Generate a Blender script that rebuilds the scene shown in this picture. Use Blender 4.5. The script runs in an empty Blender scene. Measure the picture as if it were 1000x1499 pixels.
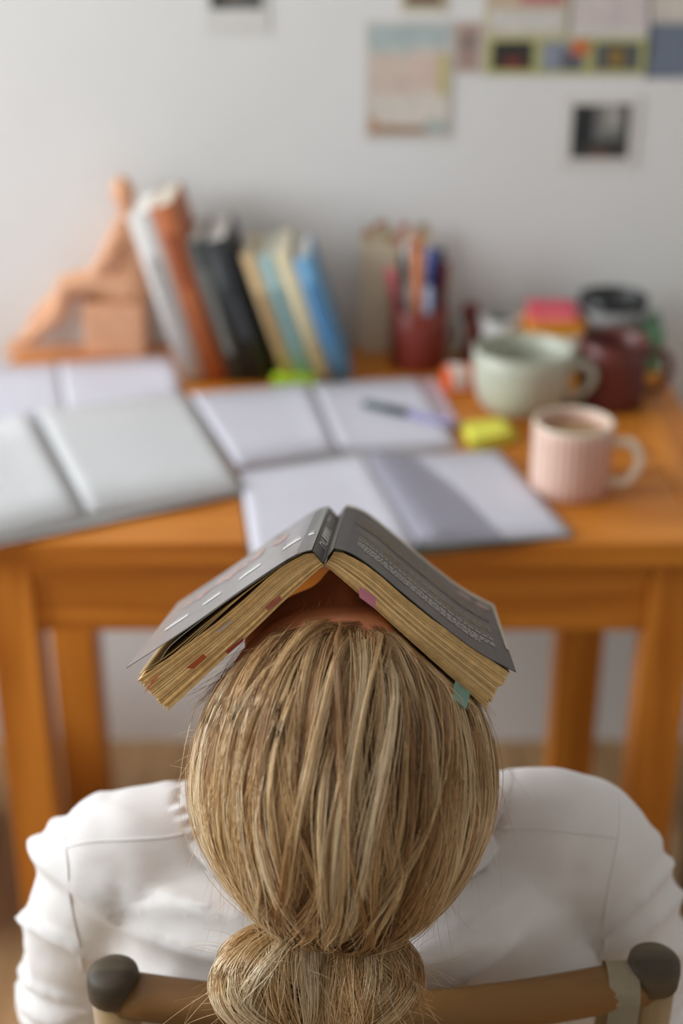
import bpy, bmesh, math, random
import numpy as np
from mathutils import Vector, Matrix, noise
from mathutils.bvhtree import BVHTree

random.seed(7)
RNG = np.random.default_rng(11)
SC = bpy.context.scene
COL = SC.collection

# ------------------------------------------------------------------ camera
F = 2082.0
CAM = Vector((0.0, 0.0, 1.45))
PITCH = math.radians(25.0)
cd = bpy.data.cameras.new('camera')
cd.sensor_fit = 'VERTICAL'
cd.sensor_height = 36.0
cd.sensor_width = 36.0
cd.lens = 50.0
cd.clip_start = 0.02
cd.dof.use_dof = True
cd.dof.focus_distance = 0.79
cd.dof.aperture_fstop = 3.2
cam = bpy.data.objects.new('camera', cd)
cam.location = CAM
cam.rotation_euler = (math.pi / 2 - PITCH, 0, 0)
COL.objects.link(cam)
SC.camera = cam

# ------------------------------------------------------------------ world, daylight, exposure
w = bpy.data.worlds.new('world')
SC.world = w
w.use_nodes = True
bg = w.node_tree.nodes['Background']
bg.inputs[0].default_value = (1.0, 0.93, 0.84, 1)
bg.inputs[1].default_value = 0.36


def area(name, loc, target, sx, sy, power, color):
    l = bpy.data.lights.new(name, 'AREA')
    l.shape = 'RECTANGLE'
    l.size, l.size_y = sx, sy
    l.energy = power
    l.color = color
    o = bpy.data.objects.new(name, l)
    o.location = loc
    d = Vector(target) - Vector(loc)
    o.rotation_euler = d.to_track_quat('-Z', 'Y').to_euler()
    COL.objects.link(o)
    return o


area('window_daylight', (-2.56, 1.08, 1.80), (0.3, 1.10, 0.8), 2.0, 1.5, 118, (0.90, 0.96, 1.0))
SC.view_settings.view_transform = 'Standard'
SC.view_settings.look = 'None'
SC.view_settings.exposure = -0.03
SC.view_settings.gamma = 1.0
SC.view_settings.use_curve_mapping = False

# ------------------------------------------------------------------ projection helpers (photograph measured on known planes)
AX = Vector((1, 0, 0))
AU = Vector((0, math.sin(PITCH), math.cos(PITCH)))
AF = Vector((0, math.cos(PITCH), -math.sin(PITCH)))


def ray(px, py):
    return AX * ((px - 500) / F) + AU * ((749.5 - py) / F) + AF


def P(px, py, d):
    return CAM + ray(px, py) * d


def on_z(px, py, z):
    r = ray(px, py)
    return CAM + r * ((z - CAM.z) / r.z)


def on_y(px, py, y):
    r = ray(px, py)
    return CAM + r * ((y - CAM.y) / r.y)


def on_plane(px, py, p0, n):
    r = ray(px, py)
    return CAM + r * ((p0 - CAM).dot(n) / r.dot(n))


# ------------------------------------------------------------------ materials
def srgb(r, g, b):
    def c(v):
        v /= 255.0
        return v / 12.92 if v <= 0.04045 else ((v + 0.055) / 1.055) ** 2.4
    return (c(r), c(g), c(b), 1)


MATS = {}


def mat(name, col, rough=0.6, var=0.0, scale=40.0, bump=0.0, bscale=200.0, spec=0.4, metal=0.0, sheen=0.0, sss=0.0, coat=0.0):
    if name in MATS:
        return MATS[name]
    m = bpy.data.materials.new(name)
    m.use_nodes = True
    nt = m.node_tree
    b = nt.nodes['Principled BSDF']
    b.inputs['Base Color'].default_value = col
    b.inputs['Roughness'].default_value = rough
    b.inputs['Specular IOR Level'].default_value = spec
    b.inputs['Metallic'].default_value = metal
    if sheen:
        b.inputs['Sheen Weight'].default_value = sheen
    if coat:
        b.inputs['Coat Weight'].default_value = coat
    if sss:
        b.inputs['Subsurface Weight'].default_value = sss
        b.inputs['Subsurface Radius'].default_value = (0.012, 0.004, 0.002)
        b.inputs['Subsurface Scale'].default_value = 1.0
    tc = nt.nodes.new('ShaderNodeTexCoord')
    if var > 0:
        n = nt.nodes.new('ShaderNodeTexNoise')
        n.inputs['Scale'].default_value = scale
        n.inputs['Detail'].default_value = 5
        nt.links.new(tc.outputs['Object'], n.inputs['Vector'])
        mr = nt.nodes.new('ShaderNodeMapRange')
        mr.inputs['From Min'].default_value = 0.3
        mr.inputs['From Max'].default_value = 0.7
        mr.inputs['To Min'].default_value = 1 - var
        mr.inputs['To Max'].default_value = 1 + var
        nt.links.new(n.outputs['Fac'], mr.inputs['Value'])
        mx = nt.nodes.new('ShaderNodeVectorMath')
        mx.operation = 'SCALE'
        mx.inputs[0].default_value = col[:3]
        nt.links.new(mr.outputs['Result'], mx.inputs['Scale'])
        nt.links.new(mx.outputs['Vector'], b.inputs['Base Color'])
    if bump > 0:
        n2 = nt.nodes.new('ShaderNodeTexNoise')
        n2.inputs['Scale'].default_value = bscale
        n2.inputs['Detail'].default_value = 6
        nt.links.new(tc.outputs['Object'], n2.inputs['Vector'])
        bp = nt.nodes.new('ShaderNodeBump')
        bp.inputs['Strength'].default_value = bump
        bp.inputs['Distance'].default_value = 0.002
        nt.links.new(n2.outputs['Fac'], bp.inputs['Height'])
        nt.links.new(bp.outputs['Normal'], b.inputs['Normal'])
    MATS[name] = m
    return m


def wood(name, c1, c2, axis='X', rough=0.45, scale=1.0, spec=0.4):
    """long-grained wood, grain running along one axis"""
    if name in MATS:
        return MATS[name]
    m = bpy.data.materials.new(name)
    m.use_nodes = True
    nt = m.node_tree
    b = nt.nodes['Principled BSDF']
    b.inputs['Roughness'].default_value = rough
    b.inputs['Specular IOR Level'].default_value = spec
    tc = nt.nodes.new('ShaderNodeTexCoord')
    oi = nt.nodes.new('ShaderNodeObjectInfo')
    mp = nt.nodes.new('ShaderNodeMapping')
    s = [38 * scale] * 3
    s['XYZ'.index(axis)] = 2.2 * scale
    mp.inputs['Scale'].default_value = s
    nt.links.new(tc.outputs['Object'], mp.inputs['Vector'])
    cb = nt.nodes.new('ShaderNodeCombineXYZ')
    ml = nt.nodes.new('ShaderNodeMath')
    ml.operation = 'MULTIPLY'
    ml.inputs[1].default_value = 37.0
    nt.links.new(oi.outputs['Random'], ml.inputs[0])
    for k in range(3):
        nt.links.new(ml.outputs[0], cb.inputs[k])
    nt.links.new(cb.outputs[0], mp.inputs['Location'])
    n = nt.nodes.new('ShaderNodeTexNoise')
    n.inputs['Scale'].default_value = 1.0
    n.inputs['Detail'].default_value = 7
    n.inputs['Distortion'].default_value = 0.6
    nt.links.new(mp.outputs['Vector'], n.inputs['Vector'])
    cr = nt.nodes.new('ShaderNodeValToRGB')
    cr.color_ramp.elements[0].position = 0.32
    cr.color_ramp.elements[1].position = 0.68
    cr.color_ramp.elements[0].color = c1
    cr.color_ramp.elements[1].color = c2
    nt.links.new(n.outputs['Fac'], cr.inputs['Fac'])
    nt.links.new(cr.outputs['Color'], b.inputs['Base Color'])
    bp = nt.nodes.new('ShaderNodeBump')
    bp.inputs['Strength'].default_value = 0.25
    bp.inputs['Distance'].default_value = 0.001
    nt.links.new(n.outputs['Fac'], bp.inputs['Height'])
    nt.links.new(bp.outputs['Normal'], b.inputs['Normal'])
    MATS[name] = m
    return m


def attr_mat(name, rough=0.4, spec=0.5, trans=0.0):
    m = bpy.data.materials.new(name)
    m.use_nodes = True
    nt = m.node_tree
    b = nt.nodes['Principled BSDF']
    a = nt.nodes.new('ShaderNodeAttribute')
    a.attribute_name = 'strand_colour'
    nt.links.new(a.outputs['Color'], b.inputs['Base Color'])
    b.inputs['Roughness'].default_value = rough
    b.inputs['Specular IOR Level'].default_value = spec
    return m


# ------------------------------------------------------------------ mesh helpers
def link(name, me, m=None, parent=None, smooth=False):
    o = bpy.data.objects.new(name, me)
    COL.objects.link(o)
    if m is not None:
        me.materials.append(m)
    if smooth:
        me.polygons.foreach_set('use_smooth', [True] * len(me.polygons))
    if parent is not None:
        o.parent = parent
        o.matrix_parent_inverse = parent.matrix_basis.inverted()
    return o


def from_bm(name, bm, m, parent=None, smooth=False):
    me = bpy.data.meshes.new(name)
    bmesh.ops.recalc_face_normals(bm, faces=bm.faces)
    bm.to_mesh(me)
    bm.free()
    return link(name, me, m, parent, smooth)


def tag(o, label, cat, group=None, kind=None):
    o['label'] = label
    o['category'] = cat
    if group:
        o['group'] = group
    if kind:
        o['kind'] = kind
    return o


def thing(name, label, cat, loc=(0, 0, 0), group=None):
    o = bpy.data.objects.new(name, None)
    o.empty_display_size = 0.05
    COL.objects.link(o)
    o.location = loc
    return tag(o, label, cat, group)


def struct(o):
    o['kind'] = 'structure'
    return o


def bm_box(bm, x0, x1, y0, y1, z0, z1, bev=0.0, mtx=None):
    r = bmesh.ops.create_cube(bm, size=1)
    vs = r['verts']
    for v in vs:
        v.co = Vector(((x0 + x1) / 2 + v.co.x * (x1 - x0), (y0 + y1) / 2 + v.co.y * (y1 - y0), (z0 + z1) / 2 + v.co.z * (z1 - z0)))
    if bev > 0:
        es = list({e for v in vs for e in v.link_edges})
        g = bmesh.ops.bevel(bm, geom=es, offset=bev, segments=2, affect='EDGES', profile=0.6)
        vs = list({v for f in g['faces'] for v in f.verts} | {v for v in vs if v.is_valid})
    if mtx is not None:
        for v in vs:
            v.co = mtx @ v.co
    return vs


def box(name, m, x0, x1, y0, y1, z0, z1, parent=None, bev=0.0, mtx=None):
    bm = bmesh.new()
    bm_box(bm, x0, x1, y0, y1, z0, z1, bev, mtx)
    return from_bm(name, bm, m, parent)


def cr_path(pts, n):
    """Catmull-Rom resample of a list of tuples (any dimension)"""
    a = np.array([list(p) for p in pts], float)
    a = np.vstack([2 * a[0] - a[1], a, 2 * a[-1] - a[-2]])
    segs = len(a) - 3
    out = []
    for t in np.linspace(0, segs, n):
        i = min(int(t), segs - 1)
        u = t - i
        p0, p1, p2, p3 = a[i], a[i + 1], a[i + 2], a[i + 3]
        out.append(0.5 * (2 * p1 + (p2 - p0) * u + (2 * p0 - 5 * p1 + 4 * p2 - p3) * u * u + (3 * p1 - p0 - 3 * p2 + p3) * u ** 3))
    return np.array(out)


def bm_tube(bm, pts, radii, n=12, flat=1.0, ref=None, caps=True):
    """tube through pts; flat<1 squashes along the second axis"""
    pts = [Vector(p) for p in pts]
    rings = []
    prev = None
    for i, p in enumerate(pts):
        t = (pts[min(i + 1, len(pts) - 1)] - pts[max(i - 1, 0)]).normalized()
        if prev is None:
            r = Vector(ref) if ref is not None else (Vector((0, 0, 1)) if abs(t.z) < 0.9 else Vector((1, 0, 0)))
            a = (r - t * r.dot(t)).normalized()
        else:
            a = (prev - t * prev.dot(t)).normalized()
        prev = a
        b = t.cross(a)
        r = radii[i] if hasattr(radii, '__len__') else radii
        rings.append([bm.verts.new(p + a * (math.cos(2 * math.pi * k / n) * r * flat) + b * (math.sin(2 * math.pi * k / n) * r)) for k in range(n)])
    for i in range(len(rings) - 1):
        for k in range(n):
            bm.faces.new((rings[i][k], rings[i][(k + 1) % n], rings[i + 1][(k + 1) % n], rings[i + 1][k]))
    if caps:
        bm.faces.new(rings[0][::-1])
        bm.faces.new(rings[-1])


def bm_ellipsoid(bm, c, ax, seg=24, rings=16):
    """ax = three axis vectors (scaled)"""
    r = bmesh.ops.create_uvsphere(bm, u_segments=seg, v_segments=rings, radius=1.0)
    for v in r['verts']:
        q = v.co.copy()
        v.co = Vector(c) + ax[0] * q.x + ax[1] * q.y + ax[2] * q.z


def bm_lathe(bm, prof, c, n=32, axis=None, close=False):
    """prof list of (r, z); revolve round z at c"""
    rings = []
    for r, z in prof:
        if r < 1e-6:
            rings.append([bm.verts.new((c[0], c[1], c[2] + z))])
        else:
            rings.append([bm.verts.new((c[0] + r * math.cos(2 * math.pi * k / n), c[1] + r * math.sin(2 * math.pi * k / n), c[2] + z)) for k in range(n)])
    for i in range(len(rings) - 1):
        A, B = rings[i], rings[i + 1]
        for k in range(n):
            k2 = (k + 1) % n
            if len(A) == 1 and len(B) == 1:
                continue
            if len(A) == 1:
                bm.faces.new((A[0], B[k], B[k2]))
            elif len(B) == 1:
                bm.faces.new((A[k], A[k2], B[0]))
            else:
                bm.faces.new((A[k], A[k2], B[k2], B[k]))


def bm_loft(bm, secs, n=28, power=2.4):
    """secs: (centre, half_w, half_d, tilt) lying ellipses; x = width, tilted about x"""
    rings = []
    for c, hw, hd, tilt in secs:
        R = Matrix.Rotation(tilt, 3, 'X')
        ring = []
        for k in range(n):
            a = 2 * math.pi * k / n
            ca, sa = math.cos(a), math.sin(a)
            x = math.copysign(abs(ca) ** (2 / power), ca) * hw
            y = math.copysign(abs(sa) ** (2 / power), sa) * hd
            ring.append(bm.verts.new(Vector(c) + R @ Vector((x, y, 0))))
        rings.append(ring)
    for i in range(len(rings) - 1):
        for k in range(n):
            bm.faces.new((rings[i][k], rings[i][(k + 1) % n], rings[i + 1][(k + 1) % n], rings[i + 1][k]))
    bm.faces.new(rings[0][::-1])
    bm.faces.new(rings[-1])


def remesh(bm, voxel, smooth_it=4, factor=0.5):
    """union of overlapping closed shells -> one continuous surface"""
    me = bpy.data.meshes.new('tmp')
    bmesh.ops.recalc_face_normals(bm, faces=bm.faces)
    bm.to_mesh(me)
    bm.free()
    o = bpy.data.objects.new('tmp', me)
    COL.objects.link(o)
    md = o.modifiers.new('r', 'REMESH')
    md.mode = 'VOXEL'
    md.voxel_size = voxel
    if smooth_it:
        s = o.modifiers.new('s', 'SMOOTH')
        s.factor = factor
        s.iterations = smooth_it
    dg = bpy.context.evaluated_depsgraph_get()
    dg.update()
    out = bpy.data.meshes.new_from_object(o.evaluated_get(dg))
    bpy.data.objects.remove(o)
    bpy.data.meshes.remove(me)
    return out


def coords(me):
    a = np.empty(len(me.vertices) * 3)
    me.vertices.foreach_get('co', a)
    return a.reshape(-1, 3)


def set_coords(me, a):
    me.vertices.foreach_set('co', np.ascontiguousarray(a, dtype=np.float64).ravel())
    me.update()


def strands_mesh(name, paths, rad, cols, m, parent):
    """paths N,M,3; rad N,M; cols N,M,3 -> three-sided hair tubes in one mesh"""
    N, M, _ = paths.shape
    T = np.gradient(paths, axis=1)
    T /= np.linalg.norm(T, axis=2, keepdims=True) + 1e-12
    ref = np.broadcast_to(np.array([0.31, 0.62, 0.72]), T.shape)
    A = np.cross(T, ref)
    A /= np.linalg.norm(A, axis=2, keepdims=True) + 1e-12
    B = np.cross(T, A)
    V = np.empty((N, M, 3, 3))
    for k in range(3):
        th = 2 * math.pi * k / 3
        V[:, :, k] = paths + (A * math.cos(th) + B * math.sin(th)) * rad[:, :, None]
    nv = N * M * 3
    idx = np.arange(nv).reshape(N, M, 3)
    q = []
    for k in range(3):
        k2 = (k + 1) % 3
        q.append(np.stack([idx[:, :-1, k], idx[:, :-1, k2], idx[:, 1:, k2], idx[:, 1:, k]], -1).reshape(-1, 4))
    q = np.concatenate(q)
    me = bpy.data.meshes.new(name)
    me.vertices.add(nv)
    me.vertices.foreach_set('co', V.reshape(-1))
    me.loops.add(q.size)
    me.loops.foreach_set('vertex_index', q.reshape(-1).astype(np.int32))
    me.polygons.add(len(q))
    me.polygons.foreach_set('loop_start', np.arange(0, q.size, 4, dtype=np.int32))
    me.polygons.foreach_set('use_smooth', np.ones(len(q), bool))
    me.update(calc_edges=True)
    at = me.attributes.new('strand_colour', 'FLOAT_COLOR', 'POINT')
    c4 = np.ones((N, M, 3, 4))
    c4[..., :3] = cols[:, :, None, :]
    at.data.foreach_set('color', c4.reshape(-1))
    o = link(name, me, m, parent)
    o['kind'] = 'stuff'
    return o


# ================================================================== the room
WALL_Y = 2.14
M_WALL = mat('wall_paint', srgb(224, 223, 222), 0.85, 0.02, 3, 0.15, 60, 0.2)
M_FLOOR = wood('floor_wood', srgb(150, 116, 78), srgb(176, 142, 102), 'Y', 0.5)
M_WHITE = mat('white_trim', srgb(232, 230, 226), 0.5, 0.02)
struct(box('wall_back', M_WALL, -2.4, 2.2, WALL_Y, WALL_Y + 0.1, 0, 2.7))
struct(box('wall_right', M_WALL, 2.1, 2.2, -1.4, WALL_Y, 0, 2.7))
struct(box('ceiling', M_WALL, -2.4, 2.2, -1.4, WALL_Y, 2.7, 2.8))
# left wall with a window opening
bm = bmesh.new()
WX0, WX1 = -2.4, -2.3
bm_box(bm, WX0, WX1, -1.4, WALL_Y, 0, 0.95)
bm_box(bm, WX0, WX1, -1.4, WALL_Y, 2.45, 2.7)
bm_box(bm, WX0, WX1, -1.4, 0.06, 0.95, 2.45)
bm_box(bm, WX0, WX1, 2.08, WALL_Y, 0.95, 2.45)
struct(from_bm('wall_left', bm, M_WALL))
win = thing('window_1', 'white painted casement window letting daylight in beside the desk', 'window', (-2.35, 1.34, 0.95))
win['kind'] = 'structure'
bm = bmesh.new()
for a in ((0.06, 0.11), (1.05, 1.09), (2.03, 2.08)):
    bm_box(bm, -2.38, -2.32, a[0], a[1], 0.95, 2.45)
bm_box(bm, -2.38, -2.32, 0.06, 2.08, 0.95, 1.0)
bm_box(bm, -2.38, -2.32, 0.06, 2.08, 2.40, 2.45)
from_bm('window_frame', bm, M_WHITE, win)
box('window_sill', M_WHITE, -2.32, -2.22, 0.0, 2.12, 0.92, 0.95, win)
fl = bpy.data.objects.new('floor', None)
COL.objects.link(fl)
struct(fl)
fy = 0
for i in range(31):
    x0 = -2.3 + i * 0.145
    cut = random.uniform(-0.9, 1.6)
    for (a, b) in ((-1.4, cut), (cut + 0.003, WALL_Y)):
        box('plank', M_FLOOR, x0, x0 + 0.142, a, b, -0.02, 0, fl)

# ================================================================== desk
DZ = 0.75
c1, c2 = srgb(174, 98, 20), srgb(220, 140, 50)
WX = wood('desk_wood_x', c1, c2, 'X', 0.42)
WY = wood('desk_wood_y', c1, c2, 'Y', 0.42)
WZ = wood('desk_wood_z', c1, c2, 'Z', 0.45)
DF, DB = 1.42, 2.12
DX0, DX1 = -0.50, 0.475
desk = thing('desk', 'orange brown wooden desk with plank top against the white wall', 'desk', (0, 1.77, 0))
box('tabletop_border', WX, DX0, DX1, DF, DF + 0.075, DZ - 0.03, DZ, desk, 0.003)
box('tabletop_border', WY, DX1 - 0.07, DX1, DF + 0.0765, DB, DZ - 0.03, DZ, desk, 0.003)
box('tabletop_border', WY, DX0, DX0 + 0.07, DF + 0.0765, DB, DZ - 0.03, DZ, desk, 0.003)
npl = 5
ph = (DB - DF - 0.0765) / npl
for i in range(npl):
    y0 = DF + 0.0765 + i * ph
    box('tabletop_plank', WX, DX0 + 0.0715, DX1 - 0.0715, y0, y0 + ph - 0.0012, DZ - 0.026, DZ - 0.001, desk, 0.0015)
LX0, LX1 = -0.412, 0.412
for sx, (xa, xb) in enumerate(((LX0, LX0 + 0.056), (LX1 - 0.056, LX1))):
    box('leg', WZ, xa, xb, 1.445, 1.50, 0, DZ - 0.03, desk, 0.004)
    off = -0.022
    box('leg', WZ, xa + off - 0.006, xb + off + 0.006, 1.86, 1.92, 0, DZ - 0.03, desk, 0.004)
box('apron_rail', WX, LX0 + 0.056, LX1 - 0.056, 1.447, 1.475, 0.69, DZ - 0.03, desk, 0.003)
box('apron_panel', WX, LX0 + 0.056, LX1 - 0.056, 1.456, 1.472, 0.617, 0.69, desk, 0.002)
box('side_apron', WY, LX0 + 0.012, LX0 + 0.032, 1.50, 1.86, 0.64, DZ - 0.03, desk, 0.002)
box('side_apron', WY, LX1 - 0.032, LX1 - 0.012, 1.50, 1.86, 0.64, DZ - 0.03, desk, 0.002)
box('back_apron', WX, LX0 + 0.05, LX1 - 0.08, 1.88, 1.90, 0.64, DZ - 0.03, desk, 0.002)

M_DKBOX = mat('dark_box', srgb(48, 40, 36), 0.6, 0.1)
cab = thing('shade_cabinet', 'unseen low wooden cabinet added to shade the wall under the desk', 'cabinet', (-.80, 1.76, 0))  # added out of view to block window light reaching under the desk
box('body', WZ, -1.04, -.575, 1.60, 1.93, .05, .27, cab, .003)
box('top', WX, -1.05, -.565, 1.585, 1.935, .27, .292, cab, .003)
for k in range(1):
    dr = box('drawer', WX, -1.02, -.595, 1.585, 1.60, .06 + k * .185, .235 + k * .185, cab, .003)
    box('knob', mat('brass', srgb(150, 120, 60), .35, metal=1), -.82, -.795, 1.565, 1.585, .135 + k * .185, .16 + k * .185, dr, .004)
for (xa, ya) in ((-1.04, 1.60), (-.615, 1.60), (-1.04, 1.89), (-.615, 1.89)):
    box('foot', WZ, xa, xa + .04, ya, ya + .04, 0, .05, cab, .002)
ch = thing('storage_chest', 'dark brown storage chest on the floor beside the desk', 'chest', (0.72, 1.5, 0))
box('body', M_DKBOX, 0.52, 0.95, 1.25, 1.75, 0.0, 0.27, ch, 0.006)
box('lid', M_DKBOX, 0.51, 0.96, 1.24, 1.76, 0.272, 0.31, ch, 0.006)
box('clasp', mat('brass', srgb(150, 120, 60), 0.35, metal=1), 0.71, 0.76, 1.232, 1.242, 0.24, 0.29, ch, 0.002)

# ================================================================== papers and notebooks on the desk
M_PAPER = mat('paper_white', srgb(202, 202, 203), 0.75, 0.015, 30)
M_PAPER2 = mat('paper_cool', srgb(204, 202, 212), 0.75, 0.015, 30)
M_GREY = mat('cover_grey', srgb(170, 168, 166), 0.7)
M_LINE = mat('pencil_grey', srgb(176, 176, 182), 0.8)
M_WIRE = mat('wire_grey', srgb(140, 140, 142), 0.35, metal=0.8)


def page_surface(name, q, zb, th, m, parent, rise=0.0, gut='right', nx=14, ny=4, lift=None):
    """q: four plan corners far-left, far-right, near-right, near-left; slab with page rise towards the gutter"""
    bm = bmesh.new()
    top, bot = [], []
    for j in range(ny + 1):
        v = j / ny
        rt, rb = [], []
        for i in range(nx + 1):
            u = i / nx
            p = q[0].lerp(q[1], u).lerp(q[3].lerp(q[2], u), v)
            g = u if gut == 'right' else 1 - u
            z = zb + th + rise * math.exp(-((1 - g) / 0.16) ** 2) * (1 - math.exp(-((1 - g) / 0.03) ** 2)) + 0.0
            if lift:
                z += lift(u, v)
            rt.append(bm.verts.new((p.x, p.y, z)))
            rb.append(bm.verts.new((p.x, p.y, zb)))
        top.append(rt)
        bot.append(rb)
    for j in range(ny):
        for i in range(nx):
            bm.faces.new((top[j][i], top[j][i + 1], top[j + 1][i + 1], top[j + 1][i]))
            bm.faces.new((bot[j][i], bot[j + 1][i], bot[j + 1][i + 1], bot[j][i + 1]))
    for i in range(nx):
        bm.faces.new((top[0][i], bot[0][i], bot[0][i + 1], top[0][i + 1]))
        bm.faces.new((top[ny][i], top[ny][i + 1], bot[ny][i + 1], bot[ny][i]))
    for j in range(ny):
        bm.faces.new((top[j][0], top[j + 1][0], bot[j + 1][0], bot[j][0]))
        bm.faces.new((top[j][nx], bot[j][nx], bot[j + 1][nx], top[j + 1][nx]))
    o = from_bm(name, bm, m, parent)
    for pl in o.data.polygons:
        pl.use_smooth = abs(pl.normal.z) > 0.5
    return o


def quad_cover(name, q, z0, z1, grow, m, parent):
    c = (q[0] + q[1] + q[2] + q[3]) / 4
    bm = bmesh.new()
    lo, hi = [], []
    for p in q:
        d = (p - c)
        d.z = 0
        pp = p + d.normalized() * grow
        lo.append(bm.verts.new((pp.x, pp.y, z0)))
        hi.append(bm.verts.new((pp.x, pp.y, z1)))
    bm.faces.new(hi)
    bm.faces.new(lo[::-1])
    for i in range(4):
        bm.faces.new((lo[i], lo[(i + 1) % 4], hi[(i + 1) % 4], hi[i]))
    return from_bm(name, bm, m, parent)


def handwriting(q, z, parent, u0, u1, v0, v1, rows, seed, name='handwriting'):
    r = random.Random(seed)
    bm = bmesh.new()
    for k in range(rows):
        v = v0 + (v1 - v0) * k / max(1, rows - 1)
        u = u0
        end = u1 - r.random() * 0.25
        while u < end:
            L = r.uniform(0.04, 0.11)
            pa = q[0].lerp(q[1], u).lerp(q[3].lerp(q[2], u), v)
            pb = q[0].lerp(q[1], u + L).lerp(q[3].lerp(q[2], u + L), v)
            dv = (q[3] - q[0]).normalized() * 0.0006
            bm.faces.new([bm.verts.new((p.x, p.y, z)) for p in (pa - dv, pb - dv, pb + dv, pa + dv)])
            u += L + 0.02
    o = from_bm(name, bm, M_LINE, parent)
    o['kind'] = 'stuff'
    return o


def dq(pts, z=DZ):
    return [on_z(x, y, z) for x, y in pts]


# back-left open notebook
z = DZ
nb = thing('open_notebook', 'open blank notebook lying behind the other papers below the seated figurine', 'notebook', on_z(130, 560, DZ))
qL = dq([(-60, 540), (84, 530), (100, 628), (-90, 650)], z + .004)
qR = dq([(86, 530), (247, 520), (285, 628), (102, 628)], z + .004)
quad_cover('cover', [qL[0], qR[1], qR[2], qL[3]], z, z + .0008, 0.003, M_GREY, nb)
page_surface('page_stack', qL, z + .0009, 0.0022, M_PAPER2, nb, 0.0, 'right')
page_surface('page_stack', qR, z + .0009, 0.0022, M_PAPER2, nb, 0.0, 'left')
handwriting(qR, z + .0033, nb, .25, .95, .15, .5, 4, 3)

# large front-left notebook
nb = thing('open_notebook', 'large open white notebook with a grey gutter lying at the desk edge', 'notebook', on_z(110, 690, DZ))
zz = z + 0.0046
qL = dq([(-170, 655), (42, 606), (122, 752), (-120, 812)], zz + .008)
qR = dq([(52, 602), (270, 574), (353, 712), (130, 750)], zz + .008)
quad_cover('cover', [qL[0], qR[1], qR[2], qL[3]], zz - .001, zz + .001, 0.003, M_GREY, nb)
page_surface('page_stack', qL, zz + .0012, 0.007, M_PAPER, nb, 0.002, 'right')
page_surface('page_stack', qR, zz + .0012, 0.007, M_PAPER, nb, 0.002, 'left')
a, b = qL[1].lerp(qR[0], .5), qL[2].lerp(qR[3], .5)
bm = bmesh.new()
for k in range(26):
    c = a.lerp(b, (k + .5) / 26)
    c.z = zz + 0.007
    ring = [c + Vector((math.cos(t) * 0.0055, 0, math.sin(t) * 0.0045)) for t in np.linspace(-0.2, math.pi + 0.2, 8)]
    bm_tube(bm, ring, 0.0008, 5)
from_bm('wire_binding', bm, M_WIRE, nb, True)
handwriting(qR, zz + .0085, nb, .08, .92, .10, .75, 9, 5)
handwriting(qL, zz + .0085, nb, .55, .92, .15, .75, 8, 6)
# loose block under it so that it lies level
# middle notebook
nb = thing('open_notebook', 'open notebook with a pen on its page lying in the middle of the desk', 'notebook', on_z(470, 620, DZ))
qL = dq([(278, 577), (452, 563), (492, 658), (350, 682)], z + .010)
qR = dq([(455, 563), (612, 553), (668, 649), (494, 657)], z + .008)
quad_cover('cover', [qL[0], qR[1], qR[2], qL[3]], z, z + .002, 0.004, M_GREY, nb)
page_surface('page_stack', qL, z + .0022, 0.009, M_PAPER2, nb, 0.002, 'right')
page_surface('page_stack', qR, z + .0022, 0.006, M_PAPER2, nb, 0.002, 'left')
handwriting(qL, z + .0114, nb, .1, .9, .15, .8, 7, 8)
lf = dq([(613, 556), (636, 554), (672, 622), (646, 628)], z + .003)
cd_ = tag(quad_cover('lilac_card', lf, z + .0004, z + .0030, 0.0, mat('lilac_card', srgb(206, 184, 196), .7), None),
          'narrow pale lilac card tucked beside the open notebook', 'card')
# front notebook with a curled page
nb = thing('open_notebook', 'open notebook with one page curling up lying at the desk front', 'notebook', on_z(600, 730, DZ))
qL = dq([(352, 692), (535, 668), (612, 796), (372, 830)], z + .007)
qR = dq([(538, 668), (731, 660), (836, 779), (618, 794)], z + .007)
quad_cover('cover', [qL[0], qR[1], qR[2], qL[3]], z, z + .0018, 0.004, mat('cover_green_dark', srgb(56, 60, 40), .6), nb)
page_surface('page_stack', qL, z + .0020, 0.005, M_PAPER2, nb, 0.003, 'right')
page_surface('page_stack', qR, z + .0020, 0.005, M_PAPER2, nb, 0.004, 'left')
handwriting(qR, z + .0076, nb, .45, .9, .12, .75, 6, 12)
# curled page: hinges at the gutter, arches up and over
bm = bmesh.new()
g0, g1 = qL[1].lerp(qR[0], .5), qL[2].lerp(qR[3], .5)
wv = (qR[1] - qR[0]).normalized()
prof = cr_path([(0.0, .006), (0.008, .0105), (0.020, .0125), (0.040, .0108), (0.062, .0080), (0.085, .0060)], 22)
top = []
for j in range(11):
    v = j / 10
    e = g0.lerp(g1, v)
    hs = 0.75 + 0.35 * v
    top.append([bm.verts.new((e.x + wv.x * (u * (0.9 + .25 * v) - 0.003), e.y + wv.y * u, z + .0015 + h * hs)) for u, h in prof])
for j in range(10):
    for i in range(21):
        bm.faces.new((top[j][i], top[j][i + 1], top[j + 1][i + 1], top[j + 1][i]))
bmesh.ops.solidify(bm, geom=list(bm.faces), thickness=0.0004)
M_THIN = mat('thin_paper', srgb(212, 210, 220), .8)
nt_ = M_THIN.node_tree
tr_ = nt_.nodes.new('ShaderNodeBsdfTranslucent')
tr_.inputs['Color'].default_value = srgb(222, 220, 228)
mxs = nt_.nodes.new('ShaderNodeMixShader')
mxs.inputs[0].default_value = .42
nt_.links.new(nt_.nodes['Principled BSDF'].outputs[0], mxs.inputs[1])
nt_.links.new(tr_.outputs[0], mxs.inputs[2])
nt_.links.new(mxs.outputs[0], nt_.nodes['Material Output'].inputs['Surface'])
from_bm('curled_page', bm, M_THIN, nb, True)

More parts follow.
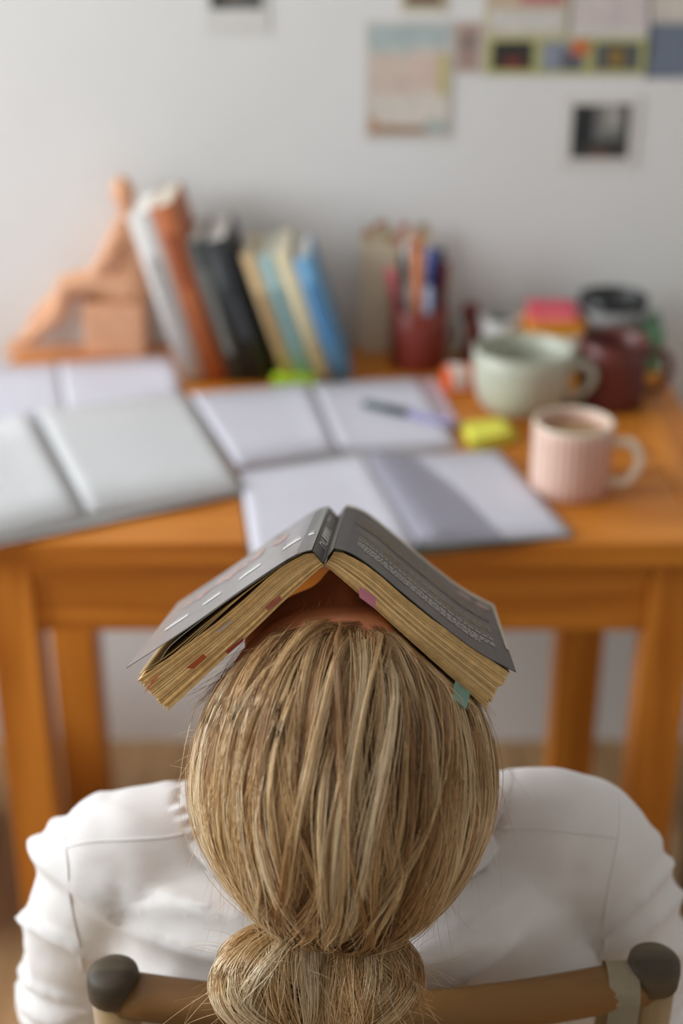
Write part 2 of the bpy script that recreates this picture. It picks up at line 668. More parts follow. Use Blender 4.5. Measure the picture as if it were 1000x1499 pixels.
# pen on the middle notebook
pen = thing('ballpoint_pen', 'dark teal pen with a lilac barrel lying on the open notebook', 'pen', on_z(595, 605, z + .01))
a, b = on_z(532, 590, z + .0142), on_z(668, 621, z + .0142)
bm = bmesh.new()
bm_tube(bm, [a, a.lerp(b, .03), a.lerp(b, .5)], [.003, .0052, .0054], 14)
from_bm('cap', bm, mat('pen_teal', srgb(30, 58, 66), .35), pen, True)
bm = bmesh.new()
bm_tube(bm, [a.lerp(b, .5), a.lerp(b, .93), b], [.005, .0048, .0018], 14)
from_bm('barrel', bm, mat('pen_lilac', srgb(138, 132, 172), .4), pen, True)
bm = bmesh.new()
up = Vector((0, 0, .0056))
bm_tube(bm, [a.lerp(b, .06) + up, a.lerp(b, .36) + up], [.0012, .0012], 8)
from_bm('clip', bm, M_WIRE, pen, True)


def pad(name, label, q, z0, n, th, m, m2, group=None, seed=1):
    """a stack of sticky notes, slightly twisted; the top leaf curls"""
    r = random.Random(seed)
    t = thing(name, label, 'sticky notes', (q[0] + q[2]) / 2, group)
    c = (q[0] + q[1] + q[2] + q[3]) / 4
    for k in range(n):
        a = r.uniform(-.09, .09)
        R = Matrix.Rotation(a, 3, 'Z')
        qq = [c + R @ (p - c) for p in q]
        mm = m if k % 2 == 0 else m2
        if k == n - 1:
            page_surface('note', qq, z0 + k * th, th * .9, mm, t, 0, 'left', 6, 6, lambda u, v: 0.006 * max(0, v - .4) ** 2 * 3)
        else:
            quad_cover('note', qq, z0 + k * th, z0 + (k + .94) * th, 0, mm, t)
    return t


M_YEL = mat('sticky_yellow', srgb(226, 222, 84), .7)
M_YEL2 = mat('sticky_yellow_deep', srgb(208, 200, 66), .7)
pad('sticky_note_pad', 'yellow sticky notes lying on the desk beside the sage cup', dq([(676, 622), (735, 613), (757, 640), (690, 658)], z + .006), z, 3, .0030, M_YEL, M_YEL2, None, 2)
M_NEON = mat('sticky_neon', srgb(186, 222, 40), .7)
pad('sticky_note_pad', 'neon green sticky notes lying at the foot of the leaning books', dq([(402, 546), (452, 543), (462, 558), (398, 564)], z + .010), z, 3, .0045, M_NEON, M_NEON, None, 4)

# ================================================================== leaning books
BY = 1.944


def book(label, px, th, h, lean, cover, pages, depth=0.145, y0=BY, band=None, name='hardcover_book'):
    p = on_y(px, 560, y0)
    t = thing(name, label, 'book', (p.x, y0, DZ), 'books leaning in a row on the desk')
    R = Matrix.Translation((p.x, y0, DZ)) @ Matrix.Rotation(-math.radians(lean), 4, 'Y')
    k = 0.0025
    box('cover_board', cover, 0, k, 0, depth, 0, h, t, 0.0006, R)
    box('cover_board', cover, th - k, th, 0, depth, 0, h, t, 0.0006, R)
    bm = bmesh.new()
    n = 8
    ra, rb = [], []
    for zz_ in (0, h):
        o_, i_ = [], []
        for i in range(n + 1):
            u = i / n
            yb = -0.004 * math.sin(math.pi * u)
            o_.append(bm.verts.new(R @ Vector((th * u, yb, zz_))))
            i_.append(bm.verts.new(R @ Vector((th * u, yb + .0026, zz_))))
        ra.append(o_)
        rb.append(i_)
    for i in range(n):
        bm.faces.new((ra[0][i], ra[0][i + 1], ra[1][i + 1], ra[1][i]))
        bm.faces.new((rb[0][i + 1], rb[0][i], rb[1][i], rb[1][i + 1]))
        for s in (0, 1):
            bm.faces.new((ra[s][i], rb[s][i], rb[s][i + 1], ra[s][i + 1]))
    sp = from_bm('spine', bm, cover, t, True)
    box('page_block', pages, k + .0003, th - k - .0003, .003, depth - .004, .004, h - .0015, t, 0, R)
    if band:
        for (za, zb, m) in band:
            box('spine_lettering', m, th * .3, th * .7, -.0050, -.0036, h * za, h * zb, sp, 0, R)
    return t


M_PG = mat('pages_cream', srgb(214, 206, 188), .8, .05, 120)
M_PGW = mat('pages_white', srgb(226, 222, 214), .8, .04, 120)
g_l = mat('spine_silver', srgb(120, 118, 112), .5)
book('tall white book leaning beside the seated figurine', 268, .0322, .25, 15.2, mat('bk_white', srgb(208, 203, 200), .6, .03), M_PGW, .14, band=[(.3, .75, mat('sp_g', srgb(176, 170, 168), .6))])
book('terracotta orange book leaning between the white and charcoal books', 303, .031, .262, 15.2, mat('bk_orange', srgb(178, 100, 58), .6, .05), M_PG, .14, band=[(.55, .85, mat('sp_o', srgb(150, 74, 42), .6))])
book('charcoal book with silver spine lettering leaning on the orange book', 338, .024, .212, 15.4, mat('bk_char', srgb(62, 64, 62), .5, .08), M_PGW, .14, band=[(.2, .8, g_l)])
book('thick black book with white pages leaning on the charcoal book', 364, .034, .213, 15.6, mat('bk_black', srgb(34, 36, 40), .45, .08), M_PGW, .14, band=[(.3, .6, mat('sp_k', srgb(58, 60, 64), .5))])
book('tan covered book leaning beside the pale teal book', 418, .019, .196, 17.6, mat('bk_tan', srgb(196, 166, 122), .65, .05), M_PG, .13, band=[(.3, .7, mat('sp_t', srgb(160, 128, 88), .6))], name='paperback_novel')
book('pale teal spined book leaning between tan and cream books', 440, .021, .194, 17.7, mat('bk_teal', srgb(150, 178, 178), .6, .04), M_PG, .13, band=[(.25, .75, mat('sp_te', srgb(116, 154, 160), .6))], name='paperback_novel')
book('cream covered book leaning against the pale teal book', 464, .023, .199, 17.8, mat('bk_cream', srgb(210, 196, 162), .65, .04), M_PG, .13, band=[(.05, .3, mat('sp_c', srgb(180, 150, 100), .6))], name='paperback_novel')
book('bright blue book at the pen cup end of the row', 490, .025, .190, 17.9, mat('bk_blue', srgb(104, 154, 190), .55, .04), M_PGW, .13, band=[(.3, .8, mat('sp_b', srgb(60, 116, 168), .6))], name='paperback_novel')

# ================================================================== seated clay figurine
M_CLAY = mat('clay', srgb(210, 156, 120), .6, .10, 30, .15, 80)
FY = 2.092


def fp(px, py, dy=0.0):
    py = 262 + (py - 262) * .952
    return on_y(px, py, FY + dy)


fig = thing('figurine', 'terracotta seated human figurine with long legs resting on a block beside white book', 'figurine', (fp(140, 520).x, FY, DZ))


def limb(bm, pts, n=14, seg=12, flat=1.0):
    """pts: (Vector, radius)"""
    a = cr_path([(p.x, p.y, p.z, r) for p, r in pts], n)
    bm_tube(bm, [Vector(q[:3]) for q in a], [max(q[3], .001) for q in a], seg, flat)
    for q in (a[0], a[-1]):
        bm_ellipsoid(bm, Vector(q[:3]), [Vector((q[3], 0, 0)), Vector((0, q[3], 0)), Vector((0, 0, q[3]))], 12, 8)


bm = bmesh.new()
h0 = fp(181, 283)
bm_ellipsoid(bm, h0, [Vector((.0175, 0, 0)), Vector((0, .0185, 0)), Vector((-.003, 0, .025))], 18, 12)
bm_ellipsoid(bm, fp(166, 288), [Vector((.005, 0, 0)), Vector((0, .004, 0)), Vector((0, 0, .005))], 8, 6)
limb(bm, [(fp(184, 300), .012), (fp(187, 325), .0125)])
bm_ellipsoid(bm, fp(186, 342), [Vector((.026, 0, 0)), Vector((0, .040, 0)), Vector((0, 0, .018))], 18, 12)
limb(bm, [(fp(186, 338), .022), (fp(190, 375), .026), (fp(190, 410), .027), (fp(192, 440), .029)])
for s in (-1, 1):
    d = .030 * s
    limb(bm, [(fp(176, 336, d), .0125), (fp(158, 375, d * 1.05), .0115), (fp(134, 412, d * .9), .010), (fp(100, 428, d * .7), .008)])
    limb(bm, [(fp(188, 430, d * .6), .026), (fp(140, 420, d * .7), .021), (fp(98, 430 + 6 * s, d * .75), .0165)])
    limb(bm, [(fp(98, 430 + 6 * s, d * .75), .0165), (fp(72 - 10 * s, 470, d * .75), .0135), (fp(44 - 4 * s, 502, d * .75), .010)])
    limb(bm, [(fp(46 - 4 * s, 505, d * .75), .009), (fp(20, 512, d * .75), .006)])
me = remesh(bm, .0035, 4)
link('body', me, M_CLAY, fig, True)
q0 = fp(128, 440)
bx0, bx1 = fp(130, 500).x, fp(216, 500).x
box('seat_block', M_CLAY, bx0, bx1, FY - .038, FY + .042, DZ, fp(170, 444).z, fig, .006)
box('foot_slab', M_CLAY, fp(8, 520).x, bx0, FY - .026, FY + .026, DZ, DZ + .004, fig, .0015)

# ================================================================== card, pen cup, pens
cz = on_y(525, 347, 2.085).z
x0, x1 = on_y(527, 440, 2.085).x, on_y(632, 440, 2.085).x
card = thing('postcard', 'beige postcard with red flowers propped on the wall behind the pen cup', 'card', ((x0 + x1) / 2, 2.08, DZ))
Rc = Matrix.Translation((0, 2.08, DZ)) @ Matrix.Rotation(math.radians(-9), 4, 'X')
box('sheet', mat('card_beige', srgb(206, 190, 164), .8, .04), x0, x1, 0, .002, 0, cz - DZ + .004, card, 0, Rc)
rr = random.Random(5)
for (mname, colr, cnt) in (('petal_red', srgb(180, 74, 56), 9), ('leaf_olive', srgb(150, 140, 92), 10)):
    bm = bmesh.new()
    for k in range(cnt):
        cx, cz_ = rr.uniform(x0 + .01, x1 - .01), rr.uniform(.165, .195)
        ra_ = rr.uniform(.004, .009)
        bm.faces.new([bm.verts.new(Rc @ Vector((cx + math.cos(t) * ra_, -.0006 - k * 2e-5, cz_ + math.sin(t) * ra_ * .8))) for t in np.linspace(0, 2 * math.pi, 9)[:-1]])
    from_bm('printed_flower', bm, mat(mname, colr, .8), card)['kind'] = 'stuff'


def cup(name, label, cat, c, prof_o, wall, body_m, rim_m, handle, liquid=None, group=None, rib=0.0, floor_t=.006, hm=None):
    """c = base centre; prof_o list (r,z) outer; handle = (angle, z_lo, z_hi, reach, radius)"""
    t = thing(name, label, cat, c, group)
    H = prof_o[-1][1]
    inner = [(max(r - wall, .001), max(zv, floor_t)) for r, zv in prof_o]
    inner = [p for i, p in enumerate(inner) if p[1] > floor_t or i == 0]
    prof = [(0, 0)] + prof_o + [(prof_o[-1][0] - wall * .5, H + wall * .45)] + inner[::-1] + [(0, floor_t)]
    bm = bmesh.new()
    bm_lathe(bm, prof, c, 64 if rib else 44)
    if rib:
        for v in bm.verts:
            d = Vector((v.co.x - c.x, v.co.y - c.y))
            zr = v.co.z - c.z
            if d.length > prof_o[0][0] * .8 and .01 < zr < H * .93:
                a = math.atan2(d.y, d.x)
                f = 1 + rib * math.cos(a * 32)
                v.co.x, v.co.y = c.x + d.x * f, c.y + d.y * f
    from_bm('body', bm, body_m, t, True)
    if rim_m is not None:
        rr_ = prof_o[-1][0] - wall * .5
        bm = bmesh.new()
        prof2 = [(rr_ + math.cos(a) * wall * .62, H + math.sin(a) * wall * .62) for a in np.linspace(0, 2 * math.pi, 9)]
        bm_lathe(bm, prof2, c, 44)
        from_bm('rim', bm, rim_m, t, True)
    if handle:
        an, zl, zh, reach, hr = handle
        d = Vector((math.cos(an), math.sin(an), 0))

        def rad(zv):
            for (ra_, za), (rb_, zb) in zip(prof_o, prof_o[1:]):
                if za <= zv <= zb and zb > za:
                    return ra_ + (rb_ - ra_) * (zv - za) / (zb - za)
            return prof_o[-1][0]
        pts = [d * (rad(zh) - wall * .5) + Vector((0, 0, zh)), d * (rad(zh) + reach * .65) + Vector((0, 0, zh + .002)),
               d * (rad((zl + zh) / 2) + reach) + Vector((0, 0, (zl + zh) / 2 + .006)), d * (rad(zl) + reach * .62) + Vector((0, 0, zl + .004)),
               d * (rad(zl) - wall * .5) + Vector((0, 0, zl))]
        pp = cr_path(pts, 24)
        bm = bmesh.new()
        bm_tube(bm, [Vector(c) + Vector(q) for q in pp], hr, 14, .75, ref=(0, 0, 1))
        from_bm('handle', bm, hm or rim_m or body_m, t, True)
    if liquid:
        zl_, m = liquid
        bm = bmesh.new()
        r_ = [r for r, zv in prof_o if zv <= zl_][-1] - wall * 1.02
        bm_lathe(bm, [(0, zl_), (r_, zl_)], c, 40)
        from_bm('drink', bm, m, t)
    return t


M_REDGLAZE = mat('glaze_red', srgb(128, 52, 42), .35, .12, 40)
M_SAGE = mat('glaze_sage', srgb(182, 184, 168), .35, .04, 60, spec=.5)
M_MAROON = mat('glaze_maroon', srgb(96, 44, 38), .35, .12, 40)
def striped(name, c, ca, cb):
    m = mat(name, ca, .45)
    nt = m.node_tree
    b = nt.nodes['Principled BSDF']
    tc = nt.nodes.new('ShaderNodeTexCoord')
    mp = nt.nodes.new('ShaderNodeMapping')
    mp.inputs['Location'].default_value = (-c.x, -c.y, -c.z)
    nt.links.new(tc.outputs['Object'], mp.inputs['Vector'])
    gr = nt.nodes.new('ShaderNodeTexGradient')
    gr.gradient_type = 'RADIAL'
    nt.links.new(mp.outputs['Vector'], gr.inputs['Vector'])
    k = nt.nodes.new('ShaderNodeMath')
    k.operation = 'MULTIPLY'
    k.inputs[1].default_value = 2 * math.pi * 32
    nt.links.new(gr.outputs['Fac'], k.inputs[0])
    sn = nt.nodes.new('ShaderNodeMath')
    sn.operation = 'SINE'
    nt.links.new(k.outputs[0], sn.inputs[0])
    mr = nt.nodes.new('ShaderNodeMapRange')
    mr.inputs['From Min'].default_value = -.2
    mr.inputs['From Max'].default_value = .2
    nt.links.new(sn.outputs[0], mr.inputs['Value'])
    mx = nt.nodes.new('ShaderNodeMix')
    mx.data_type = 'RGBA'
    mx.inputs[6].default_value = ca
    mx.inputs[7].default_value = cb
    nt.links.new(mr.outputs['Result'], mx.inputs[0])
    nt.links.new(mx.outputs[2], b.inputs['Base Color'])
    return m


M_CREAM = mat('glaze_cream', srgb(220, 206, 186), .4, .03)
pc = on_z(612, 533, DZ)
cup('pen_cup', 'red brown glazed cup holding pens in front of the postcard', 'cup', pc,
    [(.040, 0), (.0425, .006), (.0425, .05), (.0425, .088)], .004, M_REDGLAZE, None, (math.radians(-12), .022, .070, .024, .0055), None, hm=mat('glaze_grey', srgb(136, 148, 138), .4))


def stick(name, label, px0, py0, px1, py1, r, m, mcap, dy=0.0, capfrac=.8):
    """a pen standing in the cup; lower end inside the cup"""
    a = on_y(px0, py0, pc.y + dy)
    b = on_y(px1, py1, pc.y + dy * 1.4)
    t = thing(name, label, 'pen', a, 'pens standing in the red cup')
    bm = bmesh.new()
    bm_tube(bm, [a, a.lerp(b, .03), a.lerp(b, capfrac)], [r * .6, r, r], 12)
    from_bm('barrel', bm, m, t, True)
    bm = bmesh.new()
    bm_tube(bm, [a.lerp(b, capfrac), a.lerp(b, .985), b], [r * 1.12, r * 1.12, r * .7], 12)
    from_bm('cap', bm, mcap, t, True)


stick('marker_pen', 'pink highlighter standing at the book side of the pen cup', 590, 530, 571, 392, .0068, mat('pen_pink', srgb(222, 120, 128), .4), mat('pen_pink_d', srgb(216, 104, 116), .4), .004, .62)
stick('ballpoint_pen', 'slim grey pen standing behind the orange pencil', 600, 530, 588, 372, .004, mat('pen_grey', srgb(150, 152, 156), .3), mat('pen_black', srgb(40, 42, 48), .3), .020, .7)
stick('pencil', 'tall orange pencil standing in the middle of the pen cup', 609, 531, 612, 346, .0062, mat('pen_orange', srgb(226, 124, 52), .45), mat('pen_orange_d', srgb(196, 96, 40), .45), -.004, .9)
stick('ballpoint_pen', 'blue and white pen standing beside the orange pencil', 622, 530, 632, 362, .0065, mat('pen_bw', srgb(176, 184, 212), .35), mat('pen_blue', srgb(74, 86, 150), .35), -.008, .68)
stick('ballpoint_pen', 'navy blue pen standing behind the blue and white pen', 628, 530, 646, 364, .0055, mat('pen_navy', srgb(44, 54, 96), .35), mat('pen_navy_d', srgb(32, 38, 72), .35), .014, .6)
stick('marker_pen', 'red marker standing at the handle side of the pen cup', 636, 530, 654, 384, .0045, mat('pen_red', srgb(176, 66, 54), .4), mat('pen_red_d', srgb(140, 48, 44), .4), .004, .6)
stick('ballpoint_pen', 'white pen standing between the grey pen and pencil', 604, 530, 597, 352, .0045, mat('pen_white', srgb(214, 214, 214), .35), mat('pen_w2', srgb(196, 196, 198), .35), .012, .7)

# small red jar behind the cup, orange eraser in front
rj = on_z(686, 520, DZ)
t = thing('nail_polish_bottle', 'small dark red bottle standing behind the pen cup handle', 'bottle', rj)
bm = bmesh.new()
bm_lathe(bm, [(0, 0), (.017, 0), (.019, .004), (.019, .045), (.012, .054), (0, .054)], rj, 24)
from_bm('body', bm, mat('jar_red', srgb(150, 60, 56), .3), t, True)
bm = bmesh.new()
bm_lathe(bm, [(0, .0545), (.012, .0545), (.012, .078), (.009, .082), (0, .082)], rj, 20)
from_bm('cap', bm, mat('jar_cap', srgb(126, 50, 48), .4), t, True)
e0 = on_z(671, 572, DZ)
t = thing('eraser', 'orange eraser with a white paper sleeve beside the sage cup', 'eraser', e0)
Re = Matrix.Translation(e0) @ Matrix.Rotation(math.radians(8), 4, 'Z')
box('body', mat('eraser_orange', srgb(222, 92, 48), .6), -.019, .026, -.012, .03, 0, .030, t, .005, Re)
box('sleeve', mat('eraser_sleeve', srgb(222, 206, 196), .6), -.012, .012, -.0128, .0308, .006, .0306, t, .001, Re)

# ================================================================== right-hand crockery
sc_ = on_z(761, 598, DZ)
cup('cup', 'large sage green ceramic cup with a loop handle', 'cup', sc_,
    [(.040, 0), (.050, .004), (.060, .018), (.0655, .042), (.067, .065), (.0675, .086)], .0045, M_SAGE, M_SAGE, (math.radians(-14), .024, .068, .031, .0075))
mm_ = on_z(892, 590, DZ)
cup('mug', 'dark red brown mug standing behind the pink mug', 'mug', mm_,
    [(.042, 0), (.046, .004), (.047, .02), (.0475, .06), (.049, .092)], .005, M_MAROON, M_MAROON, (math.radians(-8), .022, .074, .030, .008))
pm = on_z(833, 716, DZ)
M_PINK = striped('glaze_pink_stripe', pm, srgb(206, 146, 132), srgb(222, 200, 184))
cup('mug', 'pink ribbed mug with a cream rim and handle, filled with milky tea', 'mug', pm,
    [(.043, 0), (.0462, .003), (.0465, .02), (.0465, .05), (.0468, .070), (.0475, .086)], .0048, M_PINK, M_CREAM, (math.radians(-18), .016, .066, .034, .0075),
    (.074, mat('tea', srgb(160, 128, 92), .2)), rib=.012)

# low white box behind, with sticky pads, tin and saucer
bx0, bx1 = on_y(708, 480, 2.03).x, on_y(856, 480, 2.03).x
t = thing('stationery_box', 'low grey white cardboard box standing behind the sage cup', 'box', ((bx0 + bx1) / 2, 2.05, DZ))
box('body', mat('box_grey', srgb(158, 164, 142), .7, .04), bx0, bx1, 1.985, 2.105, DZ, DZ + .040, t, .002)
box('lid', mat('box_white', srgb(204, 204, 198), .7, .03), bx0 - .002, bx1 + .002, 1.983, 2.107, DZ + .0405, DZ + .052, t, .002)
ZT = DZ + .0525
pk = [mat('sticky_pink', srgb(234, 140, 160), .7), mat('sticky_hot', srgb(226, 96, 110), .7), mat('sticky_orange', srgb(240, 150, 50), .7), mat('sticky_amber', srgb(240, 180, 56), .7)]
qx = [on_y(768, 470, 2.03).x, on_y(848, 470, 2.03).x]


def flatq(xa, xb, ya, yb, rot=0):
    c = Vector(((xa + xb) / 2, (ya + yb) / 2, 0))
    R = Matrix.Rotation(rot, 3, 'Z')
    return [c + R @ (Vector(p) - c) for p in ((xa, yb, 0), (xb, yb, 0), (xb, ya, 0), (xa, ya, 0))]


pad('sticky_note_pad', 'amber and orange sticky note pad on the cardboard box, under a pink pad', flatq(qx[0], qx[1], 1.99, 2.06, .1), ZT, 4, .0050, pk[3], pk[2], None, 6)
pad('sticky_note_pad', 'pink sticky note pad lying on top of the orange pad', flatq(qx[0] + .004, qx[1] - .006, 2.00, 2.066, -.12), ZT + .0225, 4, .0035, pk[0], pk[1], None, 9)
tc_ = Vector((on_y(733, 470, 2.03).x, 2.03, ZT))
t = thing('tape_roll', 'white roll of tape lying on the cardboard box', 'tape', tc_)
bm = bmesh.new()
bm_lathe(bm, [(.020, 0), (.029, 0), (.029, .017), (.020, .017), (.020, 0)], tc_, 32)
from_bm('tape', bm, mat('tape_white', srgb(214, 212, 210), .5), t, False)
bm = bmesh.new()
bm_lathe(bm, [(.0175, 0.0), (.0199, 0.0), (.0199, .0175), (.0175, .0175), (.0175, 0.0)], tc_, 32)
from_bm('core', bm, mat('tape_core', srgb(70, 86, 72), .7), t, False)

gx0, gx1 = on_y(868, 480, 2.02).x, on_y(972, 480, 2.02).x
t = thing('tin_box', 'green tin box standing in the desk corner under a black bowl', 'box', ((gx0 + gx1) / 2, 2.04, DZ))
M_GRN = mat('tin_green', srgb(74, 122, 84), .45, .05)
Rg = Matrix.Translation(((gx0 + gx1) / 2, 2.045, DZ)) @ Matrix.Rotation(math.radians(-8), 4, 'Z')
gw = (gx1 - gx0) / 2
box('body', M_GRN, -gw, gw, -.055, .055, 0, .045, t, .006, Rg)
box('lid', M_GRN, -gw - .0015, gw + .0015, -.0565, .0565, .0455, .062, t, .005, Rg)
kb = Vector((on_y(898, 450, 2.03).x, 2.035, DZ + .0625))
t = thing('bowl', 'small black bowl with grey sides standing on the green tin', 'bowl', kb)
bm = bmesh.new()
bm_lathe(bm, [(0, 0), (.036, 0), (.044, .006), (.050, .030), (.0515, .040), (.049, .042), (.046, .038), (.040, .010), (0, .008)], kb, 40)
from_bm('body', bm, mat('bowl_black', srgb(34, 36, 38), .25, spec=.6), t, True)
bm = bmesh.new()
bm_lathe(bm, [(.0458, .006), (.0510, .026), (.0516, .028), (.0506, .006), (.0458, .006)], kb, 40)
from_bm('side_band', bm, mat('bowl_grey', srgb(150, 150, 150), .3), t, True)

# ================================================================== pictures on the wall
PY = WALL_Y - .0012


def poster(name, label, x0, y0, x1, y1, base, prints, group=None, cat='picture'):
    """pixel rectangle on the wall; prints: (u0,v0,u1,v1,colour) v down"""
    A, B = on_y(x0, y0, PY), on_y(x1, y1, PY)
    t = thing(name, label, cat, ((A.x + B.x) / 2, PY, min(A.z, B.z)), group)
    box('sheet', mat('sheet_%02x%02x%02x' % base, srgb(*base), .6, .03, 30), A.x, B.x, PY - .0008, PY + .0002, B.z, A.z, t)
    W, H = B.x - A.x, A.z - B.z
    for i, (u0, v0, u1, v1, c) in enumerate(prints):
        yy = PY - .0010 - i * .00012
        m = mat('ink_%d_%d_%d' % c, srgb(*c), .6, .12, 60)
        bm = bmesh.new()
        n = 6
        r = random.Random(i * 7 + int(x0))
        top = [bm.verts.new((A.x + W * (u0 + (u1 - u0) * k / n), yy, A.z - H * (v0 + (r.uniform(-.02, .02) if v1 - v0 > .06 and 0 < k < n else 0)))) for k in range(n + 1)]
        bot = [bm.verts.new((A.x + W * (u0 + (u1 - u0) * k / n), yy, A.z - H * v1)) for k in range(n + 1)]
        for k in range(n):
            bm.faces.new((bot[k], bot[k + 1], top[k + 1], top[k]))
        o = from_bm('printed_area', bm, m, t)
        if o.data.polygons[0].normal.y > 0:
            o.data.flip_normals()
    return t


poster('photo_print', 'white bordered photograph of a grey street scene hung alone on the wall', 296, -70, 394, 48, (214, 212, 208),
       [(.10, .05, .90, .70, (92, 92, 90)), (.10, .05, .14, .70, (52, 56, 54)), (.10, .45, .34, .70, (52, 58, 56)), (.25, .42, .6, .56, (128, 108, 94)), (.86, .05, .90, .70, (60, 66, 74))])
poster('art_print', 'pastel illustrated poster with pale blue sky above pink hills', 534, 30, 660, 204, (208, 204, 196),
       [(.04, .04, .96, .96, (206, 196, 186)), (.04, .04, .96, .22, (176, 188, 188)), (.06, .20, .5, .28, (182, 190, 186)), (.06, .28, .90, .62, (208, 190, 178)), (.5, .30, .86, .5, (208, 186, 174)),
        (.84, .28, .94, .62, (196, 184, 120)), (.10, .62, .95, .88, (212, 204, 194)), (.04, .80, .16, .96, (190, 156, 136)), (.10, .88, .70, .95, (166, 136, 112)), (.70, .84, .95, .94, (168, 178, 174))])
poster('photo_print', 'small dark brown photograph above the pastel poster', 588, -60, 654, 17, (196, 188, 160), [(.1, .1, .9, .86, (104, 76, 62))])
poster('photo_print', 'narrow faded photograph strip beside the pastel poster', 664, 30, 706, 108, (204, 192, 182), [(.14, .06, .86, .94, (172, 146, 136)), (.2, .3, .8, .52, (134, 122, 118))])
poster('art_print', 'pale pink and white sheet above the dark red picture', 712, -60, 834, 54, (200, 190, 164), [(.06, .1, .94, .60, (196, 170, 150)), (.40, .3, .9, .58, (184, 120, 124)), (.08, .66, .92, .92, (206, 202, 196))])
poster('art_print', 'white sheet with faint pink print above the yellow centred picture', 838, -60, 950, 52, (210, 204, 198), [(.06, .1, .94, .90, (206, 194, 192))])
YG = (186, 184, 124)
poster('art_print', 'chartreuse bordered dark picture with a red centre', 712, 55, 786, 110, YG, [(.12, .10, .90, .86, (50, 50, 48)), (.34, .50, .72, .84, (112, 56, 46))], 'chartreuse bordered pictures')
poster('art_print', 'chartreuse bordered blue picture with an orange corner', 788, 55, 864, 110, YG, [(.08, .10, .60, .88, (136, 142, 156)), (.44, .30, .86, .88, (92, 94, 104)), (.62, .06, .94, .46, (204, 112, 70))], 'chartreuse bordered pictures')
poster('art_print', 'chartreuse bordered grey picture with a yellow centre', 866, 55, 946, 110, YG, [(.08, .12, .86, .88, (86, 90, 92)), (.32, .28, .60, .80, (140, 114, 56))], 'chartreuse bordered pictures')
poster('photo_print', 'slate blue picture beside the yellow centred picture', 950, 34, 1024, 114, (122, 128, 140), [(.06, .06, .94, .94, (112, 122, 138)), (.03, .0, .08, 1.0, (76, 80, 90))])
poster('art_print', 'pale beige sheet above the slate blue picture', 956, -60, 1024, 32, (200, 192, 184), [(.08, .1, .94, .92, (206, 196, 186))])
poster('photo_print', 'square black and white photograph with a white border hung below the picture grid', 826, 140, 930, 246, (214, 210, 204),
       [(.13, .12, .88, .86, (46, 48, 50)), (.42, .14, .80, .60, (120, 120, 116)), (.56, .16, .74, .44, (164, 160, 154)), (.28, .62, .86, .84, (66, 64, 62)), (.42, .76, .58, .86, (120, 76, 58)), (.14, .4, .3, .7, (34, 40, 44))])

# ================================================================== chair
M_CH = wood('chair_wood', srgb(86, 58, 26), srgb(136, 96, 48), 'X', .5)
M_CHZ = wood('chair_wood_z', srgb(150, 122, 84), srgb(196, 164, 118), 'Z', .5)
M_CHD = wood('chair_end_dark', srgb(60, 50, 38), srgb(104, 90, 68), 'X', .6)
M_STRAP = mat('strap_cream', srgb(204, 190, 160), .85, .05, 90, .2, 400)
kL = P(165, 1426, .885)
kR = P(958, 1408, .885)
chair = thing('chair', 'rustic wooden chair with a round rail back and cream woven straps', 'chair', ((kL.x + kR.x) / 2, .85, 0))
cx = (kL.x + kR.x) / 2
for k, s in ((kL, -1), (kR, 1)):
    foot = Vector((k.x - .012 * s, k.y + .035, 0))
    d = (k - foot).normalized()
    bm = bmesh.new()
    bm_tube(bm, [foot, foot.lerp(k, .5), k - d * .014], [.015, .0160, .0148], 18)
    from_bm('rear_post', bm, M_CHZ, chair, True)
    bm = bmesh.new()
    bm_tube(bm, [k - d * .017, k - d * .015, k - d * .006, k + d * .001, k + d * .004, k + d * .0055], [.0145, .0165, .0168, .0160, .0130, .0070], 24)
    from_bm('post_end', bm, M_CHD, chair, True)
    fx = k.x + .02 * s
    bm = bmesh.new()
    bm_tube(bm, [(fx, 1.09, 0), (fx, 1.09, .42)], [.015, .018], 16)
    from_bm('front_leg', bm, M_CHZ, chair, True)
    bm = bmesh.new()
    bm_tube(bm, [Vector((foot.x, foot.y, .40)), Vector((fx, 1.09, .40))], [.014, .014], 12)
    from_bm('seat_rail', bm, M_CHZ, chair, True)
    bm = bmesh.new()
    bm_tube(bm, [Vector((foot.x, foot.y, .18)), Vector((fx, 1.09, .18))], [.009, .009], 10)
    from_bm('stretcher', bm, M_CHZ, chair, True)


def railpts(dz, bow=.022, n=17, dy=0.0):
    a, b = kL + Vector((0.004, 0, dz)), kR + Vector((-.004, 0, dz))
    return [a.lerp(b, t) + Vector((0, -bow * math.sin(math.pi * t) + dy, -.002 * math.sin(math.pi * t))) for t in np.linspace(0, 1, n)]


bm = bmesh.new()
bm_tube(bm, railpts(-.016), [.0145] * 17, 18)
from_bm('top_rail', bm, M_CH, chair, True)
bm = bmesh.new()
bm_tube(bm, railpts(-.20, dy=.016), [.012] * 17, 16)
from_bm('lower_rail', bm, M_CH, chair, True)
for yy in (.735, 1.09):
    bm = bmesh.new()
    bm_tube(bm, [(kL.x, yy, .40), (kR.x, yy, .40)], [.014, .014], 12)
    from_bm('seat_rail', bm, M_CHZ, chair, True)
# woven seat straps
for i in range(9):
    x0 = kL.x + .02 + i * (kR.x - kL.x - .04) / 9
    box('seat_strap', M_STRAP, x0, x0 + .031, .725, 1.10, .414 + .003 * (i % 2), .418 + .003 * (i % 2), chair, .001)
